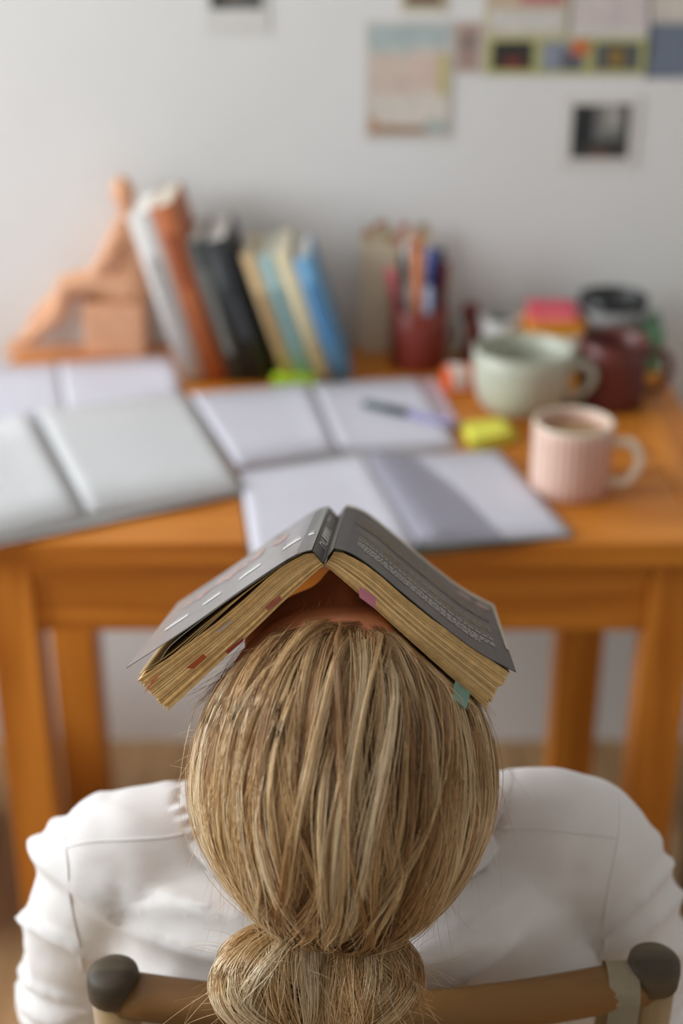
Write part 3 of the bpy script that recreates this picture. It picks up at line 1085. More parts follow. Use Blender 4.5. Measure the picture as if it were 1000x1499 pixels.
# straps looped round the top rail
top = railpts(-.016, n=41)
low = railpts(-.20, n=41, dy=.016)
for (ia, wd) in ((38.0, .019),):
    i = int(ia)
    a, b = top[i], low[i]
    r = .0158
    loop = [a + Vector((0, math.cos(t) * r, math.sin(t) * r)) for t in np.linspace(0.0, math.pi, 9)]
    loop = [b + Vector((0, .013, 0))] + loop + [b + Vector((0, -.014, 0))]
    bm = bmesh.new()
    L, Rr = [], []
    for p in loop:
        L.append(bm.verts.new(p - Vector((wd / 2, 0, 0))))
        Rr.append(bm.verts.new(p + Vector((wd / 2, 0, 0))))
    for j in range(len(loop) - 1):
        bm.faces.new((L[j], Rr[j], Rr[j + 1], L[j + 1]))
    bmesh.ops.solidify(bm, geom=list(bm.faces), thickness=.0018)
    from_bm('back_strap', bm, M_STRAP, chair, True)

# ================================================================== the open paperback (frame first: the head rests under it)
BS = (AX * (85 / F) + AU * (274 / F) + AF).normalized()      # along the spine, away
BN = P(475, 827, .775)
BL = .186


def bp(px, py, s=0.0):
    return on_plane(px, py, BN, BS) + BS * s


# inner faces of both halves, as half-spaces the head and hair stay under
planes = []
for (ax_, ay_), sgn in (((245, 1042), -1), ((712, 1037), 1)):
    e = (bp(ax_, ay_) - bp(475, 828)).normalized()
    n = BS.cross(e)
    if n.z < 0:
        n = -n
    planes.append((bp(475, 828), n.normalized()))


def under_book(a, margin=.0015, s0=-.014, ramp=.03):
    """push points down so that they stay beneath both halves of the book"""
    a = a.copy()
    S = np.array(BS)
    sd = (a - np.array(BN)) @ S
    wgt = np.clip((sd - s0 + ramp) / ramp, 0, 1)
    for p0, n in planes:
        d = (a - np.array(p0)) @ np.array(n) + margin
        push = np.where(d > 0, d, 0) * wgt
        a -= push[:, None] * np.array(n)[None]
    return a


# ================================================================== the person
M_SKIN = mat('skin', srgb(204, 136, 100), .5, .05, 60, .08, 500, .4, sss=.12)
M_SHIRT = mat('shirt_white', srgb(228, 224, 222), .85, .012, 60, .12, 900, .2, sheen=.15)
M_JEAN = mat('trousers', srgb(168, 150, 126), .85, .12, 200, .2, 700)
M_SHOE = mat('shoe', srgb(214, 210, 202), .6, .05)
person = thing('person', 'person in a white long sleeved shirt leaning back with blonde hair in a bun', 'person', (0, .9, 0))
HC = P(505, 1116, .830)
EV = -BS.copy()
EV.x = -.02
EV.normalize()                       # towards the top of the head
E1 = AX.copy()
EN = EV.cross(E1).normalized()       # out of the face
if EN.z < 0:
    EN = -EN
E1 = (E1 - EV * E1.dot(EV)).normalized()


def hp(x, n, v):
    return HC + E1 * x + EN * n + EV * v


SH_L, SH_R = Vector((-.163, .777, .822)), Vector((.172, .777, .838))
EL_L, EL_R = Vector((-.208, .85, .575)), Vector((.226, .85, .585))
WR_L, WR_R = Vector((-.125, 1.10, .600)), Vector((.125, 1.10, .600))


def torso_secs(g):
    return [((0, 1.00, .475), .155 + g, .115 + g, .35), ((0, .965, .55), .150 + g, .105 + g, .4), ((0, .90, .64), .135 + g, .095 + g, .4),
            ((0, .835, .73), .158 + g, .105 + g, .35), ((.003, .785, .795), .165 + g, .095 + g, .25), ((.005, .773, .832), .148 + g, .080 + g, .12),
            ((.005, .776, .852), .105 + g, .062 + g * .8, .1), ((.005, .776, .868), .066 + g * .7, .050 + g * .5, .1)]


bm = bmesh.new()
bm_loft(bm, torso_secs(-.004))
limb(bm, [(Vector((.004, .785, .835)), .056), (Vector((.003, .765, .885)), .050), (hp(0, -.03, -.055), .050)], 12, 18)
# skull, jaw, face
bm_ellipsoid(bm, hp(0, .001, .008), [E1 * .071, EN * .090, EV * .092], 32, 24)
bm_ellipsoid(bm, hp(0, .038, .012), [E1 * .070, EN * .058, EV * .066], 28, 20)
bm_ellipsoid(bm, hp(0, .028, -.055), [E1 * .052, EN * .052, EV * .062], 24, 16)
bm_ellipsoid(bm, hp(0, .062, -.098), [E1 * .020, EN * .018, EV * .016], 16, 10)
limb(bm, [(hp(0, .088, .004), .0085), (hp(0, .098, -.018), .0100), (hp(0, .103, -.036), .0125)], 8, 10)
for s in (-1, 1):
    bm_ellipsoid(bm, hp(.031 * s, .072, .006), [E1 * .016, EN * .011, EV * .010], 14, 10)
    bm_ellipsoid(bm, hp(.011 * s, .096, -.038), [E1 * .008, EN * .008, EV * .007], 10, 8)
    bm_ellipsoid(bm, hp(.038 * s, .066, -.03), [E1 * .024, EN * .022, EV * .022], 14, 10)
    bm_ellipsoid(bm, hp(.074 * s, -.006, -.022), [E1 * .008, EN * .017, EV * .030], 14, 10)
bm_ellipsoid(bm, hp(0, .070, -.026), [E1 * .052, EN * .031, EV * .034], 20, 14)
bm_ellipsoid(bm, hp(0, .080, -.058), [E1 * .022, EN * .008, EV * .005], 14, 8)
bm_ellipsoid(bm, hp(0, .078, -.068), [E1 * .020, EN * .008, EV * .006], 14, 8)
# limbs
for s, sh, el, wr in ((-1, SH_L, EL_L, WR_L), (1, SH_R, EL_R, WR_R)):
    limb(bm, [(sh, .033), (sh.lerp(el, .5), .031), (el, .028)], 12, 16)
    limb(bm, [(el, .028), (el.lerp(wr, .35), .028), (wr, .021)], 12, 16)
    hand = wr + Vector((-.012 * s, .055, -.004))
    bm_ellipsoid(bm, wr.lerp(hand, .8), [Vector((.036, 0, 0)), Vector((0, .045, 0)), Vector((0, 0, .014))], 16, 12)
    for f in range(4):
        bx = hand + Vector(((f - 1.5) * .0185, .03 - abs(f - 1.4) * .004, .002))
        ln = (.070, .078, .072, .056)[f if s < 0 else f]
        limb(bm, [(bx - Vector((0, .02, 0)), .0085), (bx + Vector((0, ln * .45, .006)), .008), (bx + Vector((0, ln * .8, -.004)), .0075), (bx + Vector((0, ln, -.014)), .0065)], 9, 8)
    th = wr + Vector((-.030 * s, .03, 0))
    limb(bm, [(th, .011), (th + Vector((-.022 * s, .025, .002)), .010), (th + Vector((-.030 * s, .058, -.006)), .0085)], 8, 8)
    hip = Vector((.085 * s, 1.00, .495))
    kn = Vector((.10 * s, 1.385, .510))
    an = Vector((.10 * s, 1.45, .085))
    limb(bm, [(hip, .078), (hip.lerp(kn, .5), .068), (kn, .052)], 14, 18)
    limb(bm, [(kn, .052), (kn.lerp(an, .35), .050), (an, .032)], 14, 16)
    limb(bm, [(an + Vector((0, -.03, -.03)), .032), (an + Vector((0, .08, -.05)), .030), (an + Vector((0, .15, -.06)), .022)], 10, 14, .9)
me = remesh(bm, .0048, 5)
a = coords(me)
near = np.linalg.norm(a - np.array(HC), axis=1) < .17
a[near] = under_book(a[near], .003)
set_coords(me, a)
body = link('body', me, M_SKIN, person, True)


# ---- shirt
def ridge(q, k=2.0):
    return max(0.0, 1 - abs(noise.noise(q)) * 2.6) ** k


def fold(p):
    x, y, zc = p
    L = x < 0
    # distance down the back, measured along the cloth
    b = zc * .8 + y * .6
    warp = noise.noise(Vector((x * 7, y * 7, zc * 7)))
    d = 0.0
    # broad drape folds running from the neck towards the armpits
    q = Vector((x * 3.5 + 3.1 + warp * .3, b * 15 + x * (3.5 if L else -6), 1.7))
    d += .0125 * ridge(q, 1.6) - .003
    # narrower pull creases
    q = Vector((x * 6 - 1.3, b * 27 + x * (7 if L else -15) + warp * .8, 4.2))
    d += .0075 * ridge(q, 2.2)
    q = Vector((x * 20 + warp, y * 24, zc * 24))
    d += .0012 * noise.noise(q)
    if zc > .835:
        d *= max(.25, 1 - (zc - .835) / .02)
    # rings of creases on the sleeves
    if abs(x) > .15 and zc < .81:
        k = min(1, (abs(x) - .15) / .03) * min(1, (.81 - zc) / .08)
        q = Vector((x * 9, y * 9 + 2, zc * 30 + abs(x) * 26 - y * 16 + warp * .9))
        d += .0046 * k * (ridge(q, 1.5) - .3)
    return d


bm = bmesh.new()
bm_loft(bm, torso_secs(.008)[1:-1])
for s, sh, el, wr in ((-1, SH_L, EL_L, WR_L), (1, SH_R, EL_R, WR_R)):
    limb(bm, [(sh + Vector((-.012 * s, 0, .0)), .049), (sh.lerp(el, .25) + Vector((.002 * s, -.002, 0)), .049), (sh.lerp(el, .6), .045), (el, .043)], 14, 20)
    limb(bm, [(el, .046), (el.lerp(wr, .4), .042), (el.lerp(wr, .86), .031)], 12, 18)
    limb(bm, [(Vector((.05 * s, .787, .846)), .038), (sh + Vector((-.03 * s, .0, .008)), .047)], 8, 16)
me = remesh(bm, .0052, 6)
me.update()
a = coords(me)
nrm = np.empty(len(me.vertices) * 3)
me.vertices.foreach_get('normal', nrm)
nrm = nrm.reshape(-1, 3)
disp = np.array([fold(p) for p in a])
a = a + nrm * disp[:, None]
set_coords(me, a)
# neck opening, hem and cuffs
bm = bmesh.new()
bm.from_mesh(me)
bvh_full = BVHTree.FromBMesh(bm)
NC = Vector((.004, .792))
NA, NB = .113, .078


def in_neck(x, y):
    return ((x - NC.x) / NA) ** 2 + ((y - NC.y) / NB) ** 2


kill = [v for v in bm.verts if (in_neck(v.co.x, v.co.y) < 1 and v.co.z > .78)]
for v in bm.verts:      # snap the ring just outside to a clean line
    e = in_neck(v.co.x, v.co.y)
    if 1 <= e < 1.16 and v.co.z > .78:
        k = 1 / math.sqrt(e)
        v.co.x = NC.x + (v.co.x - NC.x) * k
        v.co.y = NC.y + (v.co.y - NC.y) * k
for s, el, wr in ((-1, EL_L, WR_L), (1, EL_R, WR_R)):
    d = (wr - el).normalized()
    c = el.lerp(wr, .84)
    kill += [v for v in bm.verts if (v.co - c).dot(d) > 0 and (v.co - c).length < .07]
bmesh.ops.delete(bm, geom=list(set(kill)), context='VERTS')
bm.normal_update()
me2 = bpy.data.meshes.new('shirt')
bm.to_mesh(me2)
bm.free()
shirt = link('shirt', me2, M_SHIRT, person, True)
sm = shirt.modifiers.new('solid', 'SOLIDIFY')
sm.thickness = .0012
sm.offset = 1.0


def shirt_top(x, y, z0=1.2):
    h = bvh_full.ray_cast(Vector((x, y, z0)), Vector((0, 0, -1)))
    return h


# collar: ribbed band following the neck opening
ring_o, ring_i = [], []
NR = 96
for k in range(NR):
    t = 2 * math.pi * k / NR
    row = []
    for f in (.86, .98, 1.10):
        x, y = NC.x + math.cos(t) * NA * f, NC.y + math.sin(t) * NB * f
        h = shirt_top(x, y)
        zz_ = h[0].z if h[0] is not None else .83
        if h[0] is not None and h[0].z > .885:
            zz_ = .885
        row.append(Vector((x, y, zz_)))
    ring_o.append(row)
zs = np.array([[p.z for p in r] for r in ring_o])
for _ in range(14):
    zs = (np.roll(zs, 1, 0) + zs * 2 + np.roll(zs, -1, 0)) / 4
bm = bmesh.new()
g = []
for k in range(NR):
    r_ = ring_o[k]
    rib = .0002 * (1 if k % 2 else -1)
    g.append([bm.verts.new((r_[0].x, r_[0].y, zs[k][0] + .000)), bm.verts.new((r_[1].x, r_[1].y, zs[k][1] + .0035 + rib)), bm.verts.new((r_[2].x, r_[2].y, zs[k][2] + .0022 + rib))])
for k in range(NR):
    k2 = (k + 1) % NR
    for j in range(2):
        bm.faces.new((g[k][j], g[k2][j], g[k2][j + 1], g[k][j + 1]))
bmesh.ops.recalc_face_normals(bm, faces=bm.faces)
bmesh.ops.solidify(bm, geom=list(bm.faces), thickness=.0022)
collar = from_bm('collar', bm, M_SHIRT, shirt, True)


def seam(name, pix, r=.0011, n=40):
    """thin raised seam lying on the cloth, traced along a line of sight onto the shirt"""
    a = cr_path(pix, n)
    pts = []
    for x, y in a:
        d = ray(x, y).normalized()
        h = bvh_full.ray_cast(CAM, d)
        if h[0] is not None:
            pts.append(h[0] + h[1] * (.0010))
    if len(pts) > 4:
        q = np.array([list(p) for p in pts])
        for _ in range(3):
            q[1:-1] = (q[:-2] + q[1:-1] * 2 + q[2:]) / 4
        bm = bmesh.new()
        bm_tube(bm, [Vector(p) for p in q], r, 6)
        return from_bm(name, bm, M_SHIRT, shirt, True)


seam('sleeve_seam', [(94, 1205), (99, 1250), (103, 1300), (112, 1360), (122, 1420)])
seam('sleeve_seam', [(905, 1160), (906, 1210), (898, 1260), (888, 1310), (884, 1370), (888, 1410)])
seam('yoke_seam', [(97, 1242), (140, 1233), (190, 1230), (240, 1226), (268, 1222)])
seam('yoke_seam', [(735, 1213), (790, 1213), (850, 1220), (902, 1226)])
# trousers and shoes
bm = bmesh.new()
bm_loft(bm, [((0, 1.00, .455), .165, .125, .35), ((0, .985, .50), .166, .125, .38), ((0, .968, .545), .160, .118, .4)])
for s in (-1, 1):
    hip = Vector((.085 * s, 1.00, .50))
    kn = Vector((.10 * s, 1.385, .512))
    an = Vector((.10 * s, 1.45, .12))
    limb(bm, [(hip, .084), (hip.lerp(kn, .5), .075), (kn, .060)], 14, 18)
    limb(bm, [(kn, .060), (kn.lerp(an, .4), .057), (an, .050)], 14, 16)
me = remesh(bm, .008, 4)
link('trousers', me, M_JEAN, person, True)
for s in (-1, 1):
    bm = bmesh.new()
    an = Vector((.10 * s, 1.45, .05))
    limb(bm, [(an + Vector((0, -.035, 0)), .043), (an + Vector((0, .07, -.008)), .042), (an + Vector((0, .15, -.018)), .031)], 12, 16)
    me = remesh(bm, .005, 3)
    a = coords(me)
    a[:, 2] = np.maximum(a[:, 2], .004)
    set_coords(me, a)
    link('shoe', me, M_SHOE, person, True)

# ---- hair
HA, HB, HV = .0800, .0985, .108
QK = np.array([-.10, -.975, .20])
QK /= np.linalg.norm(QK)
hE1, hEN, hEV, hHC = np.array(E1), np.array(EN), np.array(EV), np.array(HC)


def q2p(q, s=1.0):
    return hHC + (q[..., 0:1] * HA * hE1 + (q[..., 1:2] * HB) * hEN + q[..., 2:3] * HV * hEV) * s


def hairline(x):
    return .965 - .57 * x * x


def bun_P(px, py, d):
    return np.array(P(px, py, d))


# under-layer cap so that no skin shows between strands
bm = bmesh.new()
r = bmesh.ops.create_uvsphere(bm, u_segments=64, v_segments=48, radius=1.0)
dead = []
for v in bm.verts:
    q = v.co.copy()
    if q.y > hairline(q.x) - .03 or q.z < -.62 or (q.y > .30 and q.z < -.02):
        dead.append(v)
    p = q2p(np.array([q.x, q.y, q.z]), .975)
    p = under_book(p[None], .004)[0]
    v.co = Vector(p)
bmesh.ops.delete(bm, geom=dead, context='VERTS')
M_CAP = mat('hair_under', srgb(84, 58, 36), .7, .2, 300)  # dark brown paints in the shade between locks
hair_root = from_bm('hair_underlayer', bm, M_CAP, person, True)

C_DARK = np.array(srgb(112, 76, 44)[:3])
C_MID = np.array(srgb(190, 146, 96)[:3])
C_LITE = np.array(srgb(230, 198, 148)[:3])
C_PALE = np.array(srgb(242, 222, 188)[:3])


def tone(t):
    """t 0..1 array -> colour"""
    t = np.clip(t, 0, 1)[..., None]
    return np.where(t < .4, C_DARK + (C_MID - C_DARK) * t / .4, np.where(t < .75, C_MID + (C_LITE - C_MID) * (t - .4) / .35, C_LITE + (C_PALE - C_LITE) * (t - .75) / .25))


def scalp_root(front):
    x = RNG.uniform(-.97, .97)
    hl = hairline(x)
    y = hl - abs(RNG.normal(0, .03)) if front else RNG.uniform(-.5, hl - .04)
    r2 = x * x + y * y
    if r2 > .985:
        k = math.sqrt(.985 / r2)
        x, y = x * k, y * k
        r2 = .985
    z_ = math.sqrt(1 - r2)
    if abs(x) > .70 and RNG.random() < .45:
        z_ = -z_ * RNG.uniform(0, .8)
    q = np.array([x, y, z_])
    return q / np.linalg.norm(q)


def slerp(a, b, tt):
    om = math.acos(np.clip(a @ b, -1, 1)) + 1e-6
    return (np.sin((1 - tt) * om)[:, None] * a + np.sin(tt * om)[:, None] * b) / math.sin(om)


def place(q, lift):
    full = 1 + .035 * np.exp(-((q[:, 1] + .15) / .35) ** 2)
    return hHC + (q[:, 0:1] * HA * full[:, None] * hE1 + q[:, 1:2] * HB * hEN + q[:, 2:3] * HV * hEV) * lift[:, None]


def make_hair(n_under, n_locks, M=20):
    paths, cols, rads = [], [], []
    t = np.linspace(0, 1, M)
    # dense under-layer, darker
    for i in range(n_under):
        r0 = scalp_root(RNG.random() < .4)
        x = r0[0]
        end = QK + RNG.normal(0, .06, 3) + np.array([x * .12, 0, 0])
        end /= np.linalg.norm(end)
        q = slerp(r0, end, t)
        sg = 1 if x + RNG.normal(0, .05) > .08 else -1
        q[:, 0] += sg * .22 * (1 - .6 * abs(x)) * np.sin(np.pi * t ** .7) * RNG.uniform(.5, 1.3) * (1 if r0[1] > .1 else .6)
        q[:, 0] += .018 * np.sin(RNG.uniform(0, 6.28) + RNG.uniform(3, 9) * t) * np.sin(np.pi * t)
        q /= np.linalg.norm(q, axis=1, keepdims=True)
        lift = .972 + (.022 + .014 * RNG.normal()) * np.sin(np.pi * t) + .02 * t
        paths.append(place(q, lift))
        cols.append(tone(np.full(M, .08 + RNG.normal(0, .12) + (.16 if x < -.5 else 0))))  # left strands paler, window light painted into the tone
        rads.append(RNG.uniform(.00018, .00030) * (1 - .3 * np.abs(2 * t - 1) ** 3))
    # visible locks laid over it: they leave a parting a little right of the middle, sweep outwards and gather at the knot
    PART = .14
    for L in range(n_locks):
        front = RNG.random() < .66
        q0 = scalp_root(front)
        x, y = q0[0], q0[1]
        dx = x - PART + RNG.normal(0, .07)
        sg = 1 if dx > 0 else -1
        bulge = sg * RNG.uniform(.0, 1.0) ** 1.4 * .85 * (1 - .80 * min(1, abs(dx))) * (1 if y > .2 else .5)
        end = QK + RNG.normal(0, .06, 3) + np.array([x * .18, 0, 0])
        end /= np.linalg.norm(end)
        pk = RNG.uniform(.40, .72)
        c = slerp(q0, end, t)
        c[:, 0] += bulge * np.sin(np.pi * t ** pk)
        c[:, 0] += RNG.normal(0, .06) * np.sin(2 * np.pi * t)
        c[:, 0] += RNG.uniform(.0, .08) * np.sin(RNG.uniform(0, 6.28) + RNG.uniform(5, 11) * t) * np.sin(np.pi * t)
        c[:, 1] += RNG.uniform(.0, .04) * np.sin(RNG.uniform(0, 6.28) + RNG.uniform(4, 8) * t) * np.sin(np.pi * t)
        c /= np.linalg.norm(c, axis=1, keepdims=True)
        T = np.gradient(c, axis=0)
        T /= np.linalg.norm(T, axis=1, keepdims=True)
        S = np.cross(c, T)
        width = RNG.uniform(.016, .055)
        hgt = RNG.uniform(.010, .125) * (.65 + .35 * (abs(x) < .75))
        thick = RNG.uniform(.006, .020)
        wprof = 1.5 * np.exp(-t / .10) + .30 + .55 * np.sin(np.pi * np.clip(t * 1.02, 0, 1)) ** RNG.uniform(.6, 1.8)
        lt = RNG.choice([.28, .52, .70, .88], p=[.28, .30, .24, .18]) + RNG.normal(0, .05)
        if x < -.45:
            lt += .24  # window-side light put into the lock colour
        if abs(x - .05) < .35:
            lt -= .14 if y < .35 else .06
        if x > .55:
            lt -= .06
        ph, fr = RNG.uniform(0, 6.28), RNG.uniform(2, 5)
        twist = RNG.normal(0, 1.1)
        for i in range(int(18 + 560 * width)):
            u = RNG.normal(0, .55)
            v = RNG.normal(0, .6)
            ang = twist * (t - .3)
            uu, vv = u * np.cos(ang) - .4 * v * np.sin(ang), v + .3 * u * np.sin(ang)
            loose = 1.0 if RNG.random() < .72 else RNG.uniform(1.6, 4.0)
            q = c + S * (uu * width * wprof * loose)[:, None]
            q = q + S * (.010 * loose * np.sin(RNG.uniform(0, 6.28) + RNG.uniform(4, 12) * t))[:, None] * np.sin(np.pi * t)[:, None]
            q[:, 1] += RNG.normal(0, .016) * np.exp(-t / .15)
            q /= np.linalg.norm(q, axis=1, keepdims=True)
            arch = np.sin(np.pi * np.clip(t, 0, 1) ** .62) ** .8
            lift = .968 + (.020 + hgt * (1 - .45 * min(1.0, u * u)) + thick * vv * loose) * arch + .02 * t + .006 * np.sin(ph + fr * t) * arch - (0 if front else .045) * np.exp(-t / .10)
            paths.append(place(q, lift))
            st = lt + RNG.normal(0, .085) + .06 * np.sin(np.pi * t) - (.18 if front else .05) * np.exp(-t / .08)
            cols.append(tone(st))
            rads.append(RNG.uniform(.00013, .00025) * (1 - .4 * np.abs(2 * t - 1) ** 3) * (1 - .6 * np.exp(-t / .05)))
    paths = np.array(paths)
    sh = paths.shape
    paths = under_book(paths.reshape(-1, 3), .002).reshape(sh)
    return paths, np.array(rads), np.array(cols)


M_HAIR = attr_mat('hair_strands', .36, .55)
hp_, hr_, hc_ = make_hair(4400, 310)
print('HAIR STRANDS', len(hp_))
strands_mesh('hair', hp_, hr_, hc_, M_HAIR, person)

# ---- bun: two loose coils of the gathered hair
KNOT = np.array(P(482, 1348, .842))
LOBES = [(np.array(P(402, 1420, .805)), .0310, .0300, .030, -1), (np.array(P(538, 1428, .805)), .0265, .0290, .029, 1)]
aX, aU, aF = np.array(AX), np.array(AU), np.array(AF)


def make_bun(nl, M=20):
    paths, cols, rads = [], [], []
    t = np.linspace(0, 1, M)
    for c, ra, rb, rc, sg in LOBES:
        for L in range(nl):
            lam = RNG.uniform(-1.35, 1.35) if L > nl * .2 else RNG.uniform(-1.6, 1.6)
            swirl = RNG.normal(-sg * .3, .75)
            tiltp = RNG.normal(0, .32)
            lt = (1.0 if sg < 0 else .76) + RNG.choice([-.30, 0, .16], p=[.35, .4, .25]) + RNG.normal(0, .05)  # left coil paler: light from the upper left put into the tone
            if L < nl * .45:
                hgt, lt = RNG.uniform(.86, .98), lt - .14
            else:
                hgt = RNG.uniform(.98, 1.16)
            t0, t1 = RNG.uniform(.02, .10), RNG.uniform(.80, .99)
            wd = RNG.uniform(.04, .13)
            for i in range(34):
                la = lam + RNG.normal(0, wd)
                loose = 1 if RNG.random() < .85 else RNG.uniform(2, 4)
                th = np.pi * (t0 + (t1 - t0) * t) + RNG.normal(0, .03 * loose)
                lo = la * 1.2 + swirl * (t - .3) + .05 * loose * np.sin(RNG.uniform(0, 6.28) + RNG.uniform(3, 8) * t)
                r = hgt * (1 + RNG.normal(0, .014 * loose)) * (1 + .035 * np.sin(5 * t + lam * 3))
                X = np.sin(th) * np.sin(lo) * ra * r * 1.12
                W = np.sin(th) * np.cos(lo) * rc * r
                U = np.cos(th) * rb * r
                X, U = X * math.cos(tiltp) - U * math.sin(tiltp), U * math.cos(tiltp) + X * math.sin(tiltp)
                ofs = -sg * ra * .60 * (1 - np.sin(th))
                p = c + (X + ofs)[:, None] * aX + U[:, None] * aU - W[:, None] * aF
                k = np.exp(-t / .08)[:, None]
                p = p * (1 - k) + (KNOT + RNG.normal(0, .005, 3)) * k
                paths.append(p)
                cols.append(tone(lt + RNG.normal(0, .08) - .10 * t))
                rads.append(RNG.uniform(.00014, .00027) * (1 - .4 * np.abs(2 * t - 1) ** 4))
    return np.array(paths), np.array(rads), np.array(cols)


bpth, brad, bcol = make_bun(52)
bun = strands_mesh('hair_bun', bpth, brad, bcol, M_HAIR, person)
bm = bmesh.new()
for c, ra, rb, rc, sg in LOBES:
    bm_ellipsoid(bm, Vector(c), [AX * ra * .92, AU * rb * .86, AF * rc * .86], 28, 20)
bm_ellipsoid(bm, Vector(P(472, 1400, .812)), [AX * .022, AU * .026, AF * .022], 20, 14)
bm_ellipsoid(bm, Vector(KNOT), [AX * .018, AU * .016, AF * .018], 20, 14)
me = remesh(bm, .003, 3)
link('bun_core', me, M_CAP, person, True)

# ---- stray hairs
def flyaways():
    paths, cols, rads = [], [], []
    M = 20
    t = np.linspace(0, 1, M)

    def add(p0, d0, L, curl, tn):
        d0 = d0 / np.linalg.norm(d0)
        side = np.cross(d0, RNG.normal(0, 1, 3))
        side /= np.linalg.norm(side)
        p = p0 + d0 * (t * L)[:, None] + side * (curl * L * t ** 2)[:, None] + np.array([0, 0, -1]) * (.25 * L * t ** 2)[:, None]
        paths.append(p)
        cols.append(tone(np.full(M, tn)))
        rads.append(.00014 * (1 - .6 * t))
    for i in range(150):          # round the bun
        b = bpth[RNG.integers(len(bpth))]
        j = RNG.integers(4, 18)
        c = LOBES[0][0] if RNG.random() < .55 else LOBES[1][0]
        d = b[j] - c
        d += RNG.normal(0, .012, 3) - aU * .006
        add(b[j], d, RNG.uniform(.012, .040), RNG.uniform(-.6, .6), RNG.uniform(.5, .95))
    for i in range(260):          # over the head
        s = hp_[RNG.integers(len(hp_))]
        j = RNG.integers(2, 15)
        tg = s[j + 1] - s[j]
        tg /= np.linalg.norm(tg)
        out = (s[j] - hHC)
        out /= np.linalg.norm(out)
        add(s[j], tg + out * RNG.uniform(.05, .5) + RNG.normal(0, .25, 3), RNG.uniform(.015, .05), RNG.uniform(-.5, .5), RNG.uniform(.45, .9))
    for i in range(26):           # fine hairs standing up at the forehead and left temple
        p0 = np.array(hp(RNG.uniform(-.05, .03), .066, .062))
        add(p0, np.array([RNG.normal(-.2, .8), .4, RNG.uniform(.1, .8)]), RNG.uniform(.012, .030), RNG.uniform(-1.2, 1.2), .7)
    for i in range(900):          # fine baby hairs along the hairline
        x = RNG.uniform(-.85, .85)
        y = hairline(x) + RNG.normal(.01, .03)
        r2 = min(x * x + y * y, .995)
        q = np.array([x, y, math.sqrt(1 - r2)])
        p0 = q2p(q, .962)
        tgt = q2p(np.array([x + (x - .14) * .8, y - .4, math.sqrt(1 - r2) + .25]), 1.0)
        add(p0, tgt - p0 + RNG.normal(0, .006, 3), RNG.uniform(.012, .032), RNG.uniform(-.4, .4), RNG.uniform(.35, .75))
    for i in range(60):
        p0 = np.array(hp(-.078, RNG.uniform(-.03, .03), RNG.uniform(-.02, .05)))
        add(p0, np.array([-.9, RNG.normal(0, .5), RNG.normal(0, .5)]), RNG.uniform(.006, .022), RNG.uniform(-1.2, 1.2), .85)
    P_ = np.array(paths)
    sh = P_.shape
    return under_book(P_.reshape(-1, 3), .001).reshape(sh), np.array(rads), np.array(cols)


fp_, fr_, fc_ = flyaways()
strands_mesh('stray_hair', fp_, fr_, fc_, M_HAIR, person)

# ================================================================== the open paperback on the face
M_PEDGE = mat('page_edge', srgb(224, 188, 128), .85, .16, 260)
M_PEDGE2 = mat('page_edge_pale', srgb(236, 206, 152), .85, .12, 200)  # paler tone for a random share of the sheets
M_FRONT = mat('cover_silver_sheen', srgb(134, 133, 132), .28, .06, 30, .06, 200, .6, coat=.3)  # silver grey, lightened to stand in for reflected window light
M_BACK = mat('cover_charcoal', srgb(54, 56, 56), .38, .08, 40, .05, 200, .5)
M_SPINE = mat('spine_dark', srgb(64, 60, 56), .4, .15, 200)
M_PRW = mat('print_white', srgb(240, 238, 236), .5)
M_PRG = mat('print_gold', srgb(150, 136, 102), .5, .2, 300)
M_PRR = mat('print_red', srgb(168, 140, 134), .5, .2, 300)
M_WORN = mat('worn_edge', srgb(190, 180, 162), .7, .1, 300)
bk = thing('open_paperback', 'worn grey paperback lying open face down over the face of the reclining person', 'book', BN)


def strip_pts(pts, n):
    return cr_path(pts, n)


def extrude_profile(bm, pts_near, s0, s1, normal_off):
    """thin sheet: profile points extruded along the spine, thickness along normal_off vectors"""
    A, B, C, D = [], [], [], []
    for p, o in zip(pts_near, normal_off):
        A.append(bm.verts.new(p + BS * s0))
        B.append(bm.verts.new(p + BS * s1))
        C.append(bm.verts.new(p + o + BS * s0))
        D.append(bm.verts.new(p + o + BS * s1))
    n = len(pts_near)
    for i in range(n - 1):
        bm.faces.new((A[i], A[i + 1], B[i + 1], B[i]))
        bm.faces.new((C[i + 1], C[i], D[i], D[i + 1]))
        bm.faces.new((A[i + 1], A[i], C[i], C[i + 1]))
        bm.faces.new((B[i], B[i + 1], D[i + 1], D[i]))
    bm.faces.new((A[0], B[0], D[0], C[0]))
    bm.faces.new((A[-1], C[-1], D[-1], B[-1]))


